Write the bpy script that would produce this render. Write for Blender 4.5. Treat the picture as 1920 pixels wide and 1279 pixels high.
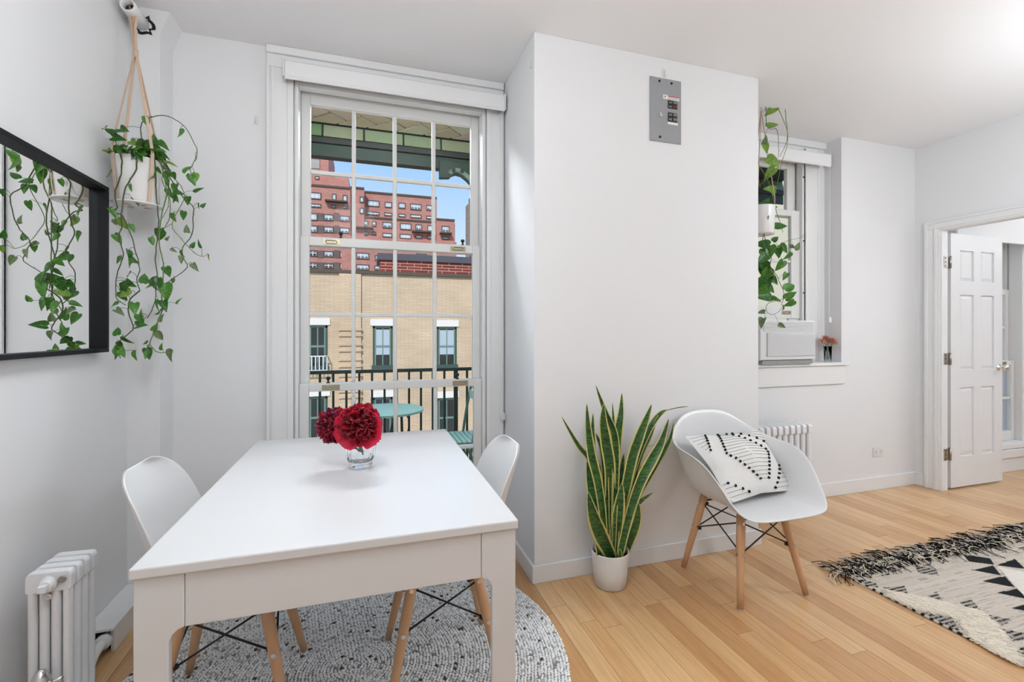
import bpy, math, random
import numpy as np
from mathutils import Vector, Matrix
R_ = random.Random(7)
C = bpy.context.scene.collection
for o in list(bpy.data.objects): bpy.data.objects.remove(o)

# ---------------------------------------------------------------- camera
F, V0, YAW, H = 865.0, 621.0, math.radians(17.45), 1.235
SN, CS = math.sin(YAW), math.cos(YAW)
cam = bpy.data.cameras.new('camera'); cam.sensor_width = 36.0
cam.lens = F / 1920 * 36.0
cam.shift_y = -(639.5 - V0) / 1920
cam.clip_start = .03; cam.clip_end = 600
camo = bpy.data.objects.new('camera', cam); C.objects.link(camo)
camo.location = (0, 0, H); camo.rotation_euler = (math.pi/2, 0, -YAW)
bpy.context.scene.camera = camo

# ---------------------------------------------------------------- world, sun, lights, exposure
sc = bpy.context.scene
sc.view_settings.view_transform = 'Standard'; sc.view_settings.look = 'None'
sc.view_settings.gamma = 1.0; sc.view_settings.use_curve_mapping = False
sc.view_settings.exposure = 0.12
w = bpy.data.worlds.new('sky'); sc.world = w; w.use_nodes = True
nt = w.node_tree; nt.nodes.clear()
wo = nt.nodes.new('ShaderNodeOutputWorld'); bg = nt.nodes.new('ShaderNodeBackground')
tc = nt.nodes.new('ShaderNodeTexCoord'); sx = nt.nodes.new('ShaderNodeSeparateXYZ'); rp = nt.nodes.new('ShaderNodeValToRGB')
nt.links.new(tc.outputs['Generated'], sx.inputs[0]); nt.links.new(sx.outputs[2], rp.inputs[0])
els = rp.color_ramp.elements
els[0].position = 0.0; els[0].color = (.62, .70, .76, 1)
els[1].position = .75; els[1].color = (.20, .42, .86, 1)
e = els.new(.12); e.color = (.70, .86, .98, 1)
e = els.new(.34); e.color = (.36, .62, .98, 1)
nt.links.new(rp.outputs[0], bg.inputs[0]); nt.links.new(bg.outputs[0], wo.inputs[0])
bg.inputs[1].default_value = .94

def lamp(name, kind, loc, rot, energy, color=(1, 1, 1), size=1.0, size_y=None, spread=None):
    l = bpy.data.lights.new(name, kind); l.energy = energy; l.color = color
    if kind == 'AREA':
        l.shape = 'RECTANGLE'; l.size = size; l.size_y = size_y or size
    if spread: l.spread = math.radians(spread)
    if kind == 'SUN': l.angle = math.radians(3)
    o = bpy.data.objects.new(name, l); C.objects.link(o); o.location = loc; o.rotation_euler = rot
    return o
# sun from behind our own building, on the facades across the street
lamp('sun', 'SUN', (0, -20, 30), (math.radians(48), 0, math.radians(-25)), 3.0, (1, .95, .88))
# added fill, all out of view: two lantern-shaped glows and two bare uplights
LCOL = (.89, .945, 1.0)
FILL_LANTERNS = (((-.12, .72, 2.30), 21.0, 'added fill lantern out of view above the near end of the dining table'), ((3.30, .66, 1.95), 30.0, 'added fill lantern out of view above the woven rug'))
lamp('fill_uplight', 'AREA', (1.0, -.9, 1.75), (math.pi, 0, 0), 25, LCOL, 1.6, 1.2)
lamp('fill_uplight_next_room', 'AREA', (6.0, .4, 1.75), (math.pi, 0, 0), 60, LCOL, 1.2, 1.2)

# ---------------------------------------------------------------- helpers
def at(u, v, Y):
    dx = (u - 960) / F
    t = Y / (CS - dx * SN)
    return Vector(((SN + dx * CS) * t, Y, H + (V0 - v) / F * t))
def fl(u, v, z=0.0):
    t = (H - z) * F / (v - V0); dx = (u - 960) / F
    return Vector(((SN + dx * CS) * t, (CS - dx * SN) * t, z))
def zc(u, Y): return Y / (CS - (u - 960) / F * SN)
def X_(u, Y): return at(u, 600, Y).x

def mat(name, col, rough=.5, metal=0.0, var=.04, scale=12.0, bump=0.0, bscale=120.0, spec=.5, stretch=(1, 1, 1), coat=0.0, sheen=0.0, trans=0.0, attr=None):
    m = bpy.data.materials.new(name); m.use_nodes = True
    n = m.node_tree.nodes; l = m.node_tree.links; p = n['Principled BSDF']
    p.inputs['Roughness'].default_value = rough; p.inputs['Metallic'].default_value = metal
    p.inputs['Specular IOR Level'].default_value = spec
    if coat: p.inputs['Coat Weight'].default_value = coat; p.inputs['Coat Roughness'].default_value = .12
    if sheen: p.inputs['Sheen Weight'].default_value = sheen
    if trans: p.inputs['Transmission Weight'].default_value = trans
    t = n.new('ShaderNodeTexCoord'); mp = n.new('ShaderNodeMapping'); mp.inputs['Scale'].default_value = stretch
    l.new(t.outputs['Object'], mp.inputs[0])
    if attr:
        a = n.new('ShaderNodeAttribute'); a.attribute_name = attr; l.new(a.outputs['Color'], p.inputs['Base Color'])
    else:
        nz = n.new('ShaderNodeTexNoise'); nz.inputs['Scale'].default_value = scale; nz.inputs['Detail'].default_value = 4
        l.new(mp.outputs[0], nz.inputs[0])
        mx = n.new('ShaderNodeMix'); mx.data_type = 'RGBA'
        mx.inputs[6].default_value = tuple(max(0, c * (1 - var)) for c in col[:3]) + (1,)
        mx.inputs[7].default_value = tuple(min(1, c * (1 + var)) for c in col[:3]) + (1,)
        l.new(nz.outputs[0], mx.inputs[0]); l.new(mx.outputs[2], p.inputs['Base Color'])
    if bump:
        b = n.new('ShaderNodeTexNoise'); b.inputs['Scale'].default_value = bscale; b.inputs['Detail'].default_value = 3
        l.new(mp.outputs[0], b.inputs[0])
        bp = n.new('ShaderNodeBump'); bp.inputs['Strength'].default_value = bump; bp.inputs['Distance'].default_value = .002
        l.new(b.outputs[0], bp.inputs['Height']); l.new(bp.outputs[0], p.inputs['Normal'])
    return m
def srgb(r, g, b):
    f = lambda c: (c/255/12.92) if c/255 <= .04045 else ((c/255+.055)/1.055)**2.4
    return (f(r), f(g), f(b))
def glassy(name, tint=(1, 1, 1), refl=.08):
    m = bpy.data.materials.new(name); m.use_nodes = True
    n = m.node_tree.nodes; l = m.node_tree.links; n.remove(n['Principled BSDF'])
    tr = n.new('ShaderNodeBsdfTransparent'); gl = n.new('ShaderNodeBsdfGlossy'); mx = n.new('ShaderNodeMixShader')
    fr = n.new('ShaderNodeFresnel'); fr.inputs[0].default_value = 1.09
    tr.inputs[0].default_value = tint + (1,); gl.inputs['Roughness'].default_value = .02
    l.new(fr.outputs[0], mx.inputs[0]); l.new(tr.outputs[0], mx.inputs[1]); l.new(gl.outputs[0], mx.inputs[2])
    l.new(mx.outputs[0], n['Material Output'].inputs[0]); return m
def brick(name, c1, c2, mortar, bw, bh):
    m = bpy.data.materials.new(name); m.use_nodes = True
    n = m.node_tree.nodes; l = m.node_tree.links; p = n['Principled BSDF']; p.inputs['Roughness'].default_value = .85
    t = n.new('ShaderNodeTexCoord'); s = n.new('ShaderNodeSeparateXYZ'); cb = n.new('ShaderNodeCombineXYZ'); ad = n.new('ShaderNodeMath')
    l.new(t.outputs['Object'], s.inputs[0]); l.new(s.outputs[0], ad.inputs[0]); l.new(s.outputs[1], ad.inputs[1])
    l.new(ad.outputs[0], cb.inputs[0]); l.new(s.outputs[2], cb.inputs[1])
    b = n.new('ShaderNodeTexBrick'); b.inputs['Scale'].default_value = 1.0
    b.inputs['Color1'].default_value = c1 + (1,); b.inputs['Color2'].default_value = c2 + (1,); b.inputs['Mortar'].default_value = mortar + (1,)
    b.inputs['Mortar Size'].default_value = bh * .10; b.inputs['Brick Width'].default_value = bw; b.inputs['Row Height'].default_value = bh
    l.new(cb.outputs[0], b.inputs[0])
    nz = n.new('ShaderNodeTexNoise'); nz.inputs['Scale'].default_value = .6; l.new(t.outputs['Object'], nz.inputs[0])
    mx = n.new('ShaderNodeMix'); mx.data_type = 'RGBA'; mx.blend_type = 'MULTIPLY'; mx.inputs[0].default_value = .35
    l.new(b.outputs[0], mx.inputs[6]); l.new(nz.outputs[0], mx.inputs[7]); l.new(mx.outputs[2], p.inputs['Base Color'])
    return m

class MB:
    def __init__(s): s.v = []; s.f = []; s.col = None
    def add(s, vs, fs):
        k = len(s.v); s.v += [tuple(q) for q in vs]; s.f += [tuple(i + k for i in q) for q in fs]; return s
    def box(s, x0, x1, y0, y1, z0, z1):
        return s.add([(x0,y0,z0),(x1,y0,z0),(x1,y1,z0),(x0,y1,z0),(x0,y0,z1),(x1,y0,z1),(x1,y1,z1),(x0,y1,z1)],
                     [(0,3,2,1),(4,5,6,7),(0,1,5,4),(1,2,6,5),(2,3,7,6),(3,0,4,7)])
    def tube(s, pts, r, n=8, caps=True):
        pts = [Vector(p) for p in pts]; m = len(pts)
        rr = r if isinstance(r, (list, tuple)) else [r] * m
        up = Vector((0, 0, 1)); vs = []; prev = None
        for i, p in enumerate(pts):
            d = (pts[min(i+1, m-1)] - pts[max(i-1, 0)])
            d = d.normalized() if d.length > 1e-9 else Vector((0, 0, 1))
            if prev is None:
                a = d.cross(up)
                if a.length < 1e-3: a = d.cross(Vector((1, 0, 0)))
            else:
                a = prev - d * prev.dot(d)
                if a.length < 1e-6: a = d.cross(up)
            a.normalize(); prev = a; b = d.cross(a)
            for k in range(n):
                t = 2 * math.pi * k / n
                vs.append(p + (a * math.cos(t) + b * math.sin(t)) * rr[i])
        fs = []
        for i in range(m - 1):
            for k in range(n):
                fs.append((i*n+k, i*n+(k+1) % n, (i+1)*n+(k+1) % n, (i+1)*n+k))
        if caps: fs += [tuple(reversed(range(n))), tuple(range((m-1)*n, m*n))]
        return s.add(vs, fs)
    def lathe(s, prof, c=(0, 0, 0), n=32, close=False):
        vs = []; m = len(prof)
        for (r, z) in prof:
            for k in range(n):
                t = 2 * math.pi * k / n
                vs.append((c[0] + r*math.cos(t), c[1] + r*math.sin(t), c[2] + z))
        fs = []
        for i in range(m - 1 + (1 if close else 0)):
            j = (i + 1) % m
            for k in range(n):
                fs.append((i*n+k, i*n+(k+1) % n, j*n+(k+1) % n, j*n+k))
        return s.add(vs, fs)
    def prism(s, poly, axis, a0, a1):
        n = len(poly)
        def P(p, a):
            return {'x': (a, p[0], p[1]), 'y': (p[0], a, p[1]), 'z': (p[0], p[1], a)}[axis]
        vs = [P(p, a0) for p in poly] + [P(p, a1) for p in poly]
        fs = [tuple(range(n)), tuple(reversed(range(n, 2*n)))] + [(i, n+i, n+(i+1) % n, (i+1) % n) for i in range(n)]
        return s.add(vs, fs)
    def cyl(s, p0, p1, r, n=16): return s.tube([p0, p1], r, n)
    def grid(s, rows, wrap=False):
        m = len(rows); n = len(rows[0]); vs = [q for r in rows for q in r]; fs = []
        for i in range(m-1):
            for k in range(n - (0 if wrap else 1)):
                fs.append((i*n+k, i*n+(k+1) % n, (i+1)*n+(k+1) % n, (i+1)*n+k))
        return s.add(vs, fs)
    def mesh(s, name, m, smooth=False):
        me = bpy.data.meshes.new(name); me.from_pydata(s.v, [], s.f); me.materials.append(m)
        import bmesh
        bm = bmesh.new(); bm.from_mesh(me); bmesh.ops.recalc_face_normals(bm, faces=bm.faces); bm.to_mesh(me); bm.free()
        if smooth: me.polygons.foreach_set('use_smooth', [True] * len(me.polygons))
        me.update(); return me
    def build(s, name, m, parent=None, bevel=0, smooth=False, sub=0, solid=0, seg=2):
        me = s.mesh(name, m, smooth or sub > 0)
        if s.col is not None:
            ca = me.color_attributes.new('Col', 'FLOAT_COLOR', 'POINT')
            ca.data.foreach_set('color', np.asarray(s.col, dtype=np.float32).ravel())
        return place(name, me, parent, bevel, sub, solid, seg, smooth)
def place(name, me, parent=None, bevel=0, sub=0, solid=0, seg=2, smooth=False):
    o = bpy.data.objects.new(name, me); C.objects.link(o)
    if parent is not None:
        o.parent = parent
        if parent.type == 'EMPTY': o.matrix_parent_inverse = Matrix.Translation(-Vector(parent.location))
    if solid:
        md = o.modifiers.new('solid', 'SOLIDIFY'); md.thickness = solid; md.offset = 0
    if bevel:
        md = o.modifiers.new('bevel', 'BEVEL'); md.width = bevel; md.segments = seg; md.limit_method = 'ANGLE'
        if smooth is False:
            me.polygons.foreach_set('use_smooth', [False] * len(me.polygons))
    if sub:
        md = o.modifiers.new('sub', 'SUBSURF'); md.levels = sub; md.render_levels = sub
    return o
def B(name, m, parent, x0, x1, y0, y1, z0, z1, bevel=.0015):
    return MB().box(x0, x1, y0, y1, z0, z1).build(name, m, parent, bevel=bevel)
def tag(o, label, cat, group=None, kind=None):
    o['label'] = label; o['category'] = cat
    if group: o['group'] = group
    if kind: o['kind'] = kind
    return o
def root(name, loc, label, cat, group=None, kind=None):
    o = bpy.data.objects.new(name, None); C.objects.link(o); o.location = loc; o.empty_display_size = .1
    return tag(o, label, cat, group, kind)
def struct(o, label, cat): return tag(o, label, cat, None, 'structure')
def dup(r, loc, rz, label, group=None):
    c = r.copy(); C.objects.link(c); c.location = loc; c.rotation_euler = (0, 0, rz); c['label'] = label
    if group: c['group'] = group
    for ch in list(r.children):
        a = ch.copy(); C.objects.link(a); a.parent = c
        for g in list(ch.children):
            b = g.copy(); C.objects.link(b); b.parent = a
    return c
def smooth_path(pts, k=4):
    pts = [Vector(p) for p in pts]; out = []
    for i in range(len(pts) - 1):
        p0 = pts[max(i-1, 0)]; p1 = pts[i]; p2 = pts[i+1]; p3 = pts[min(i+2, len(pts)-1)]
        for j in range(k):
            t = j / k
            out.append(.5 * ((2*p1) + (p2-p0)*t + (2*p0-5*p1+4*p2-p3)*t*t + (3*p1-p0-3*p2+p3)*t**3))
    out.append(pts[-1]); return out

# ---------------------------------------------------------------- materials
WALL = mat('wall_paint', (.78, .78, .785), .62, var=.012, scale=2.5, bump=.12, bscale=60)
CEIL = mat('ceiling_paint', (.87, .87, .875), .7, var=.01, scale=2, bump=.08, bscale=50)
TRIM = mat('trim_paint', (.80, .80, .795), .38, var=.012, scale=5, bump=.05, bscale=40)
SASH = mat('sash_paint', (.74, .74, .72), .38, var=.02, scale=6, bump=.05, bscale=40)
DOORW = mat('door_paint', (.78, .78, .79), .35, var=.01, scale=4)
TABLE = mat('white_lacquer', (.645, .645, .645), .22, var=.006, scale=6, bump=.012, bscale=35)
PLAST = mat('white_plastic', (.73, .73, .73), .3, var=.006, scale=5)
BEECH = mat('beech_wood', srgb(204, 160, 120), .42, var=.14, scale=9, stretch=(6, 6, .8))
BLACKM = mat('black_steel', (.012, .012, .014), .4, var=.1)
CHROME = mat('chrome', (.75, .74, .72), .2, metal=1, var=.05)
NICKEL = mat('worn_nickel', (.42, .39, .35), .35, metal=1, var=.15, scale=40)
BRASSY = mat('dull_brass', (.42, .38, .26), .4, metal=.9, var=.2, scale=60)
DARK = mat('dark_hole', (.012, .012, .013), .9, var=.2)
IRON = mat('radiator_enamel', (.78, .78, .79), .4, var=.03, scale=20, bump=.15, bscale=70)
FRAMEM = mat('blue_black_frame', (.006, .0075, .010), .55, var=.1, scale=8, spec=.25)
POTW = mat('white_ceramic', (.78, .78, .77), .28, var=.008, scale=6)
SOIL = mat('dark_soil', (.018, .014, .011), .95, var=.5, scale=120, bump=.8, bscale=200)
GREYM = mat('grey_panel_steel', srgb(150, 152, 154), .5, var=.04, scale=30)
LEATHER = mat('tan_leather', srgb(206, 178, 154), .6, var=.06, scale=30)
FABW = mat('white_shade_fabric', (.80, .80, .80), .75, var=.012, scale=60, stretch=(1, 1, 12))
PANE = glassy('window_glass')
def floor_mat():
    m = bpy.data.materials.new('oak_strip'); m.use_nodes = True
    n = m.node_tree.nodes; l = m.node_tree.links; p = n['Principled BSDF']
    p.inputs['Roughness'].default_value = .3; p.inputs['Coat Weight'].default_value = .35; p.inputs['Coat Roughness'].default_value = .10
    g = n.new('ShaderNodeNewGeometry'); oi = n.new('ShaderNodeObjectInfo')
    ml = n.new('ShaderNodeMath'); ml.operation = 'MULTIPLY'; ml.inputs[1].default_value = 37.0; l.new(oi.outputs['Random'], ml.inputs[0])
    cb = n.new('ShaderNodeCombineXYZ'); l.new(ml.outputs[0], cb.inputs[2]); l.new(ml.outputs[0], cb.inputs[1])
    va = n.new('ShaderNodeVectorMath'); l.new(g.outputs['Position'], va.inputs[0]); l.new(cb.outputs[0], va.inputs[1])
    mp = n.new('ShaderNodeMapping'); mp.inputs['Scale'].default_value = (26, 1.6, 1); l.new(va.outputs[0], mp.inputs[0])
    nz = n.new('ShaderNodeTexNoise'); nz.inputs['Scale'].default_value = 1.6; nz.inputs['Detail'].default_value = 6; nz.inputs['Distortion'].default_value = 1.2
    l.new(mp.outputs[0], nz.inputs[0])
    mp2 = n.new('ShaderNodeMapping'); mp2.inputs['Scale'].default_value = (180, 5, 1); l.new(va.outputs[0], mp2.inputs[0])
    n2 = n.new('ShaderNodeTexNoise'); n2.inputs['Scale'].default_value = 1.5; n2.inputs['Detail'].default_value = 3; l.new(mp2.outputs[0], n2.inputs[0])
    r1 = n.new('ShaderNodeValToRGB'); e = r1.color_ramp.elements
    e[0].position = 0; e[0].color = srgb(196, 148, 98) + (1,); e[1].position = 1; e[1].color = srgb(224, 186, 138) + (1,)
    q = e.new(.3); q.color = srgb(210, 164, 113) + (1,)
    q = e.new(.65); q.color = srgb(216, 174, 124) + (1,)
    l.new(oi.outputs['Random'], r1.inputs[0])
    r2 = n.new('ShaderNodeValToRGB'); e = r2.color_ramp.elements
    e[0].position = .34; e[0].color = (.80, .74, .66, 1); e[1].position = .62; e[1].color = (1.0, 1.0, 1.0, 1)
    l.new(nz.outputs[0], r2.inputs[0])
    r3 = n.new('ShaderNodeValToRGB'); e = r3.color_ramp.elements
    e[0].position = .30; e[0].color = (.86, .82, .78, 1); e[1].position = .5; e[1].color = (1, 1, 1, 1)
    l.new(n2.outputs[0], r3.inputs[0])
    m1 = n.new('ShaderNodeMix'); m1.data_type = 'RGBA'; m1.blend_type = 'MULTIPLY'; m1.inputs[0].default_value = .75
    m2 = n.new('ShaderNodeMix'); m2.data_type = 'RGBA'; m2.blend_type = 'MULTIPLY'; m2.inputs[0].default_value = .8
    l.new(r1.outputs[0], m1.inputs[6]); l.new(r2.outputs[0], m1.inputs[7]); l.new(m1.outputs[2], m2.inputs[6]); l.new(r3.outputs[0], m2.inputs[7])
    l.new(m2.outputs[2], p.inputs['Base Color'])
    return m
OAK = floor_mat()
SUBF = mat('seam_dark_wood', srgb(96, 62, 34), .8, var=.1)
# ---------------------------------------------------------------- room shell
ZC = 2.705; XL = -1.03; XR = 4.23; YB = 2.65; YF = 2.584; PY = 2.127; PX0 = .783; PX1 = 2.169
RX = 6.9
floor = struct(MB().box(XL-.12, RX, -2.6, 2.9, -.12, -.012).build('floor', SUBF), 'golden oak strip floor running towards the windows', 'floor')
unit = MB().box(0, 1, 0, 1, -.011, 0)
plank_me = unit.mesh('plank', OAK)
PW = .0825; x = .858 - PW * 23; rp_ = random.Random(3)
rest = MB()
while x < RX - .02:
    x0 = max(x, XL); x1 = min(x + PW, RX)
    if x1 - x0 > .01:
        xm = (x0 + x1) / 2
        yend = YB if xm < PX0 else PY if xm < PX1 else YF
        y = .72 + rp_.uniform(-.35, 0) if xm < 4.3 else 1.25 + rp_.uniform(-.3, 0)
        rest.box(x0 + .0005, x1 - .0005, -2.6, y - .0008, -.011, 0)
        while y < yend - .02:
            ln = rp_.choice((.42, .6, .75, .9, 1.15, 1.4)) * rp_.uniform(.85, 1.15)
            y1 = min(y + ln, yend)
            if yend - y1 < .18: y1 = yend
            o = place('plank', plank_me, floor)
            o.location = (x0 + .0007, y, 0); o.scale = (x1 - x0 - .0014, y1 - y - .0016, 1)
            y = y1
    x += PW
rest.build('plank_field', OAK, floor)['kind'] = 'stuff'
struct(B('ceiling', CEIL, None, XL-.12, RX, -2.6, 2.9, ZC, ZC+.14, 0), 'plain white painted ceiling', 'ceiling')
struct(B('wall_left', WALL, None, XL-.12, XL, -2.6, 2.85, -.01, ZC, 0), 'white wall on the left carrying the mirror', 'wall')
struct(B('wall_rear', WALL, None, XL-.12, RX, -2.72, -2.6, -.01, ZC, 0), 'white wall behind the viewer', 'wall')
# boxed pipe chase in the corner, with a chamfered top edge
struct(MB().prism([(XL, -.0), (-.905, -.0), (-.905, 2.60), (-.865, ZC), (XL, ZC)], 'y', 2.50, YB).build('wall_corner', WALL, None), 'narrow white boxed chase in the left corner', 'wall')
WX0, WX1 = -.362, .668            # opening of the tall window
WZ1 = 2.545
wb = MB().box(XL, WX0, YB, 2.85, 0, ZC).box(WX1, PX0, YB, 2.85, 0, ZC).box(WX0, WX1, YB, 2.85, WZ1, ZC).box(WX0, WX1, YB, 2.85, 0, .11)
struct(wb.build('wall_back', WALL, None), 'white wall around the tall window', 'wall')
struct(B('wall_pillar', WALL, None, PX0, PX1, PY, 2.85, 0, ZC, .003), 'wide white pier projecting between the two windows', 'wall')
JX = 3.426; WY2 = 2.72; SZ = 1.0
W2X0, W2X1 = 2.34, 3.215
wr = MB().box(PX1, JX, YF, 2.85, 0, SZ - .02).box(JX, XR + .06, YF, 2.85, 0, ZC)
wr.box(PX1, W2X0, WY2, 2.85, SZ - .02, ZC).box(W2X1, JX, WY2, 2.85, SZ - .02, ZC).box(W2X0, W2X1, WY2, 2.85, 2.56, ZC)
struct(wr.build('wall_far', WALL, None), 'white wall with the deep niche of the small window', 'wall')
DY0, DY1, DZ = 1.35, 2.415, 2.02
XT = XR + .06
wd = MB().box(XR, XT, DY1, YF, 0, ZC).box(XR, XT, DY0, DY1, DZ, ZC).box(XR, XT, -2.6, DY0, 0, ZC)
struct(wd.build('wall_right', WALL, None), 'white wall on the right with the doorway', 'wall')
# next room
W3X0, W3X1, W3Z0, W3Z1 = 4.72, 5.70, .22, 2.42
wn = MB().box(XT, W3X0, YF, 2.85, 0, ZC).box(W3X1, RX, YF, 2.85, 0, ZC).box(W3X0, W3X1, YF, 2.85, W3Z1, ZC).box(W3X0, W3X1, YF, 2.85, 0, W3Z0)
struct(wn.build('wall_next_room', WALL, None), 'white window wall of the room beyond the doorway', 'wall')
struct(B('wall_next_room_side', WALL, None, RX, RX+.12, -2.6, 2.85, -.01, ZC, 0), 'white side wall of the room beyond the doorway', 'wall')
# baseboards
def bb(name, label, x0, x1, y0, y1, h=.088):
    m = MB().box(x0, x1, y0, y1, 0, h)
    struct(m.build(name, TRIM, None, bevel=.003), label, 'baseboard')
bb('baseboard_pillar', 'white baseboard along the front of the pier', PX0-.014, PX1+.012, PY-.014, PY)
bb('baseboard_pillar_side', 'white baseboard on the window side of the pier', PX0-.014, PX0, PY+.0005, YB)
bb('baseboard_far', 'white baseboard under the small window', PX1+.013, XR-.013, YF-.013, YF, .10)
bb('baseboard_right', 'short white baseboard between corner and doorway', XR-.012, XR, DY1+.098, YF-.0005, .10)
bb('baseboard_back', 'white baseboard beside the tall window', -.903, -.50, YB-.014, YB)
bb('baseboard_next_room', 'white baseboard of the room beyond the doorway', XT+.005, W3X0-.01, YF-.013, YF, .1)
# door casing
dc = MB()
for (y0, y1, t) in ((DY1-.004, DY1+.094, .012), (DY1+.012, DY1+.030, .018), (DY1+.072, DY1+.094, .020)):
    dc.box(XR-t, XR, y0, y1, 0, DZ + (y1 - DY1) * .74)
for (z0, z1, t) in ((DZ-.004, DZ+.070, .012), (DZ+.010, DZ+.025, .018), (DZ+.052, DZ+.070, .020)):
    dc.box(XR-t-.0003, XR, DY0, DY1+.094, z0, z1)
struct(dc.build('trim_1', TRIM, None, bevel=.003), 'moulded white casing around the doorway', 'trim')
jb = MB().box(XR-.004, XT+.004, DY1-.017, DY1-.0005, 0, DZ-.0005).box(XR-.004, XT+.004, DY0, DY1-.017, DZ-.010, DZ-.0005)
struct(jb.build('trim_2', TRIM, None, bevel=.002), 'white door jamb lining', 'trim')

# ---------------------------------------------------------------- six-panel door
def door():
    r = root('door_1', (4.338, 2.40, 0), 'white six-panel door standing open into the next room', 'door', kind='structure')
    x0, x1, y0, y1, z0, z1 = 4.338, 4.968, 2.402, 2.437, .012, 1.998
    W = x1 - x0
    st = .105; ms = .085
    cx = [(x0+st, x0+(W-ms)/2), (x0+(W+ms)/2, x1-st)]
    rz = [(.25, .79), (.93, 1.52), (1.63, 1.87)]
    m = MB()
    m.box(x0, x0+st, y0, y1, z0, z1).box(x1-st, x1, y0, y1, z0, z1)
    m.box(cx[0][1], cx[1][0], y0, y1, z0, z1)
    zs = [z0] + [q for p in rz for q in p] + [z1]
    for a, b in cx:
        for i in range(0, len(zs), 2): m.box(a, b, y0, y1, zs[i], zs[i+1])
    m.build('leaf', DOORW, r)
    for a, b in cx:
        for c, d in rz:
            p = MB().box(a, b, y0+.012, y1-.012, c, d)
            g = .028
            for ya, yb in ((y0+.004, y0+.012), (y1-.012, y1-.004)):
                p.add([(a+.004, y0+.012 if ya < 2.42 else y1-.012, c+.004), (b-.004, y0+.012 if ya < 2.42 else y1-.012, c+.004), (b-.004, y0+.012 if ya < 2.42 else y1-.012, d-.004), (a+.004, y0+.012 if ya < 2.42 else y1-.012, d-.004),
                       (a+g, ya if ya < 2.42 else yb, c+g), (b-g, ya if ya < 2.42 else yb, c+g), (b-g, ya if ya < 2.42 else yb, d-g), (a+g, ya if ya < 2.42 else yb, d-g)],
                      [(0, 1, 5, 4), (1, 2, 6, 5), (2, 3, 7, 6), (3, 0, 4, 7), (4, 5, 6, 7)])
            p.build('panel', DOORW, r)
    for z in (.28, 1.02, 1.77):
        h = MB().box(4.248, 4.292, 2.3945, 2.3975, z-.045, z+.045).box(4.335, 4.3378, 2.4025, 2.4365, z-.045, z+.045)
        o = h.build('hinge', NICKEL, r, bevel=.002)
        MB().cyl((4.314, 2.392, z-.047), (4.314, 2.392, z+.047), .0075, 12).build('hinge_pin', NICKEL, o, smooth=True)
        for dz in (-.03, 0, .03):
            MB().cyl((4.335, 2.425, z+dz), (4.333, 2.425, z+dz), .004, 10).build('screw', BLACKM, o)
            MB().cyl((4.262, 2.3945, z+dz), (4.262, 2.3925, z+dz), .004, 10).build('screw', BLACKM, o)
    kx, kz = 4.915, .94
    k = MB()
    prof = [(.0, 0), (.026, 0), (.027, .004), (.012, .008), (.010, .03), (.014, .034), (.024, .042), (.026, .052), (.022, .062), (.012, .068), (0, .069)]
    n = 24; rows = []
    for (q, d) in prof: rows.append([(kx + q*math.cos(2*math.pi*i/n), y0 - d, kz + q*math.sin(2*math.pi*i/n)) for i in range(n)])
    k.grid(rows, wrap=True)
    k.build('door_knob', CHROME, r, smooth=True)
    MB().box(x1-.0005, x1+.0015, y0+.005, y1-.005, kz-.04, kz+.04).build('latch_plate', NICKEL, r)
    return r
door()

# ---------------------------------------------------------------- windows
def sash(r, x0, x1, z0, z1, y, stile, top, bot, cols, rows, mt=.022, lifts=(), catches=(), th=.032, name='sash'):
    m = MB().box(x0, x0+stile, y, y+th, z0, z1).box(x1-stile, x1, y, y+th, z0, z1)
    m.box(x0+stile, x1-stile, y, y+th, z1-top, z1).box(x0+stile, x1-stile, y, y+th, z0, z0+bot)
    s = m.build(name, SASH, r, bevel=.003)
    gx0, gx1, gz0, gz1 = x0+stile, x1-stile, z0+bot, z1-top
    cw = (gx1-gx0)/cols; rh = (gz1-gz0)/rows
    for i in range(1, cols):
        xx = gx0 + cw*i
        MB().box(xx-mt/2, xx+mt/2, y+.004, y+th-.004, gz0, gz1).build('muntin', SASH, s, bevel=.004)
    for j in range(1, rows):
        zz = gz0 + rh*j
        MB().box(gx0, gx1, y+.005, y+th-.005, zz-mt/2, zz+mt/2).build('muntin', SASH, s, bevel=.004)
    for i in range(cols):
        for j in range(rows):
            MB().box(gx0+cw*i, gx0+cw*(i+1), y+.014, y+.017, gz0+rh*j, gz0+rh*(j+1)).build('pane', PANE, s)
    for (lx, lz) in lifts:
        q = MB().box(lx-.045, lx+.045, y-.003, y, lz-.014, lz+.014)
        q.tube([(lx-.030, y-.006, lz), (lx-.024, y-.006, lz+.008), (lx+.024, y-.006, lz+.008), (lx+.030, y-.006, lz), (lx+.024, y-.006, lz-.008), (lx-.024, y-.006, lz-.008), (lx-.030, y-.006, lz)], .0022, 6)
        q.build('sash_lift', BRASSY, s)
    for (lx, lz) in catches:
        q = MB().lathe([(0, 0), (.010, 0), (.010, .004), (.005, .008), (.005, .016), (.010, .020), (.012, .027), (.009, .034), (0, .036)], (lx, y+.014, lz), 14)
        q.build('sash_catch', BLACKM, s, smooth=True)
    return s
w1 = root('window_1', ((WX0+WX1)/2, YB, .1), 'tall white triple-hung window of small panes behind the dining table', 'window', kind='structure')
SX0, SX1 = -.342, .648
sash(w1, SX0, SX1, 1.699, 2.5445, 2.742, .047, .066, .045, 4, 2)
sash(w1, SX0, SX1, .912, 1.747, 2.702, .045, .048, .040, 4, 2, lifts=((-.185, 1.722), (.515, 1.722)), catches=((-.138, 1.747), (.545, 1.747)))
sash(w1, SX0, SX1, .112, .954, 2.662, .046, .042, .085, 4, 2, lifts=((-.185, .932), (.52, .932)), catches=((-.20, .954), (.505, .954)))
fr = MB()
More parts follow.
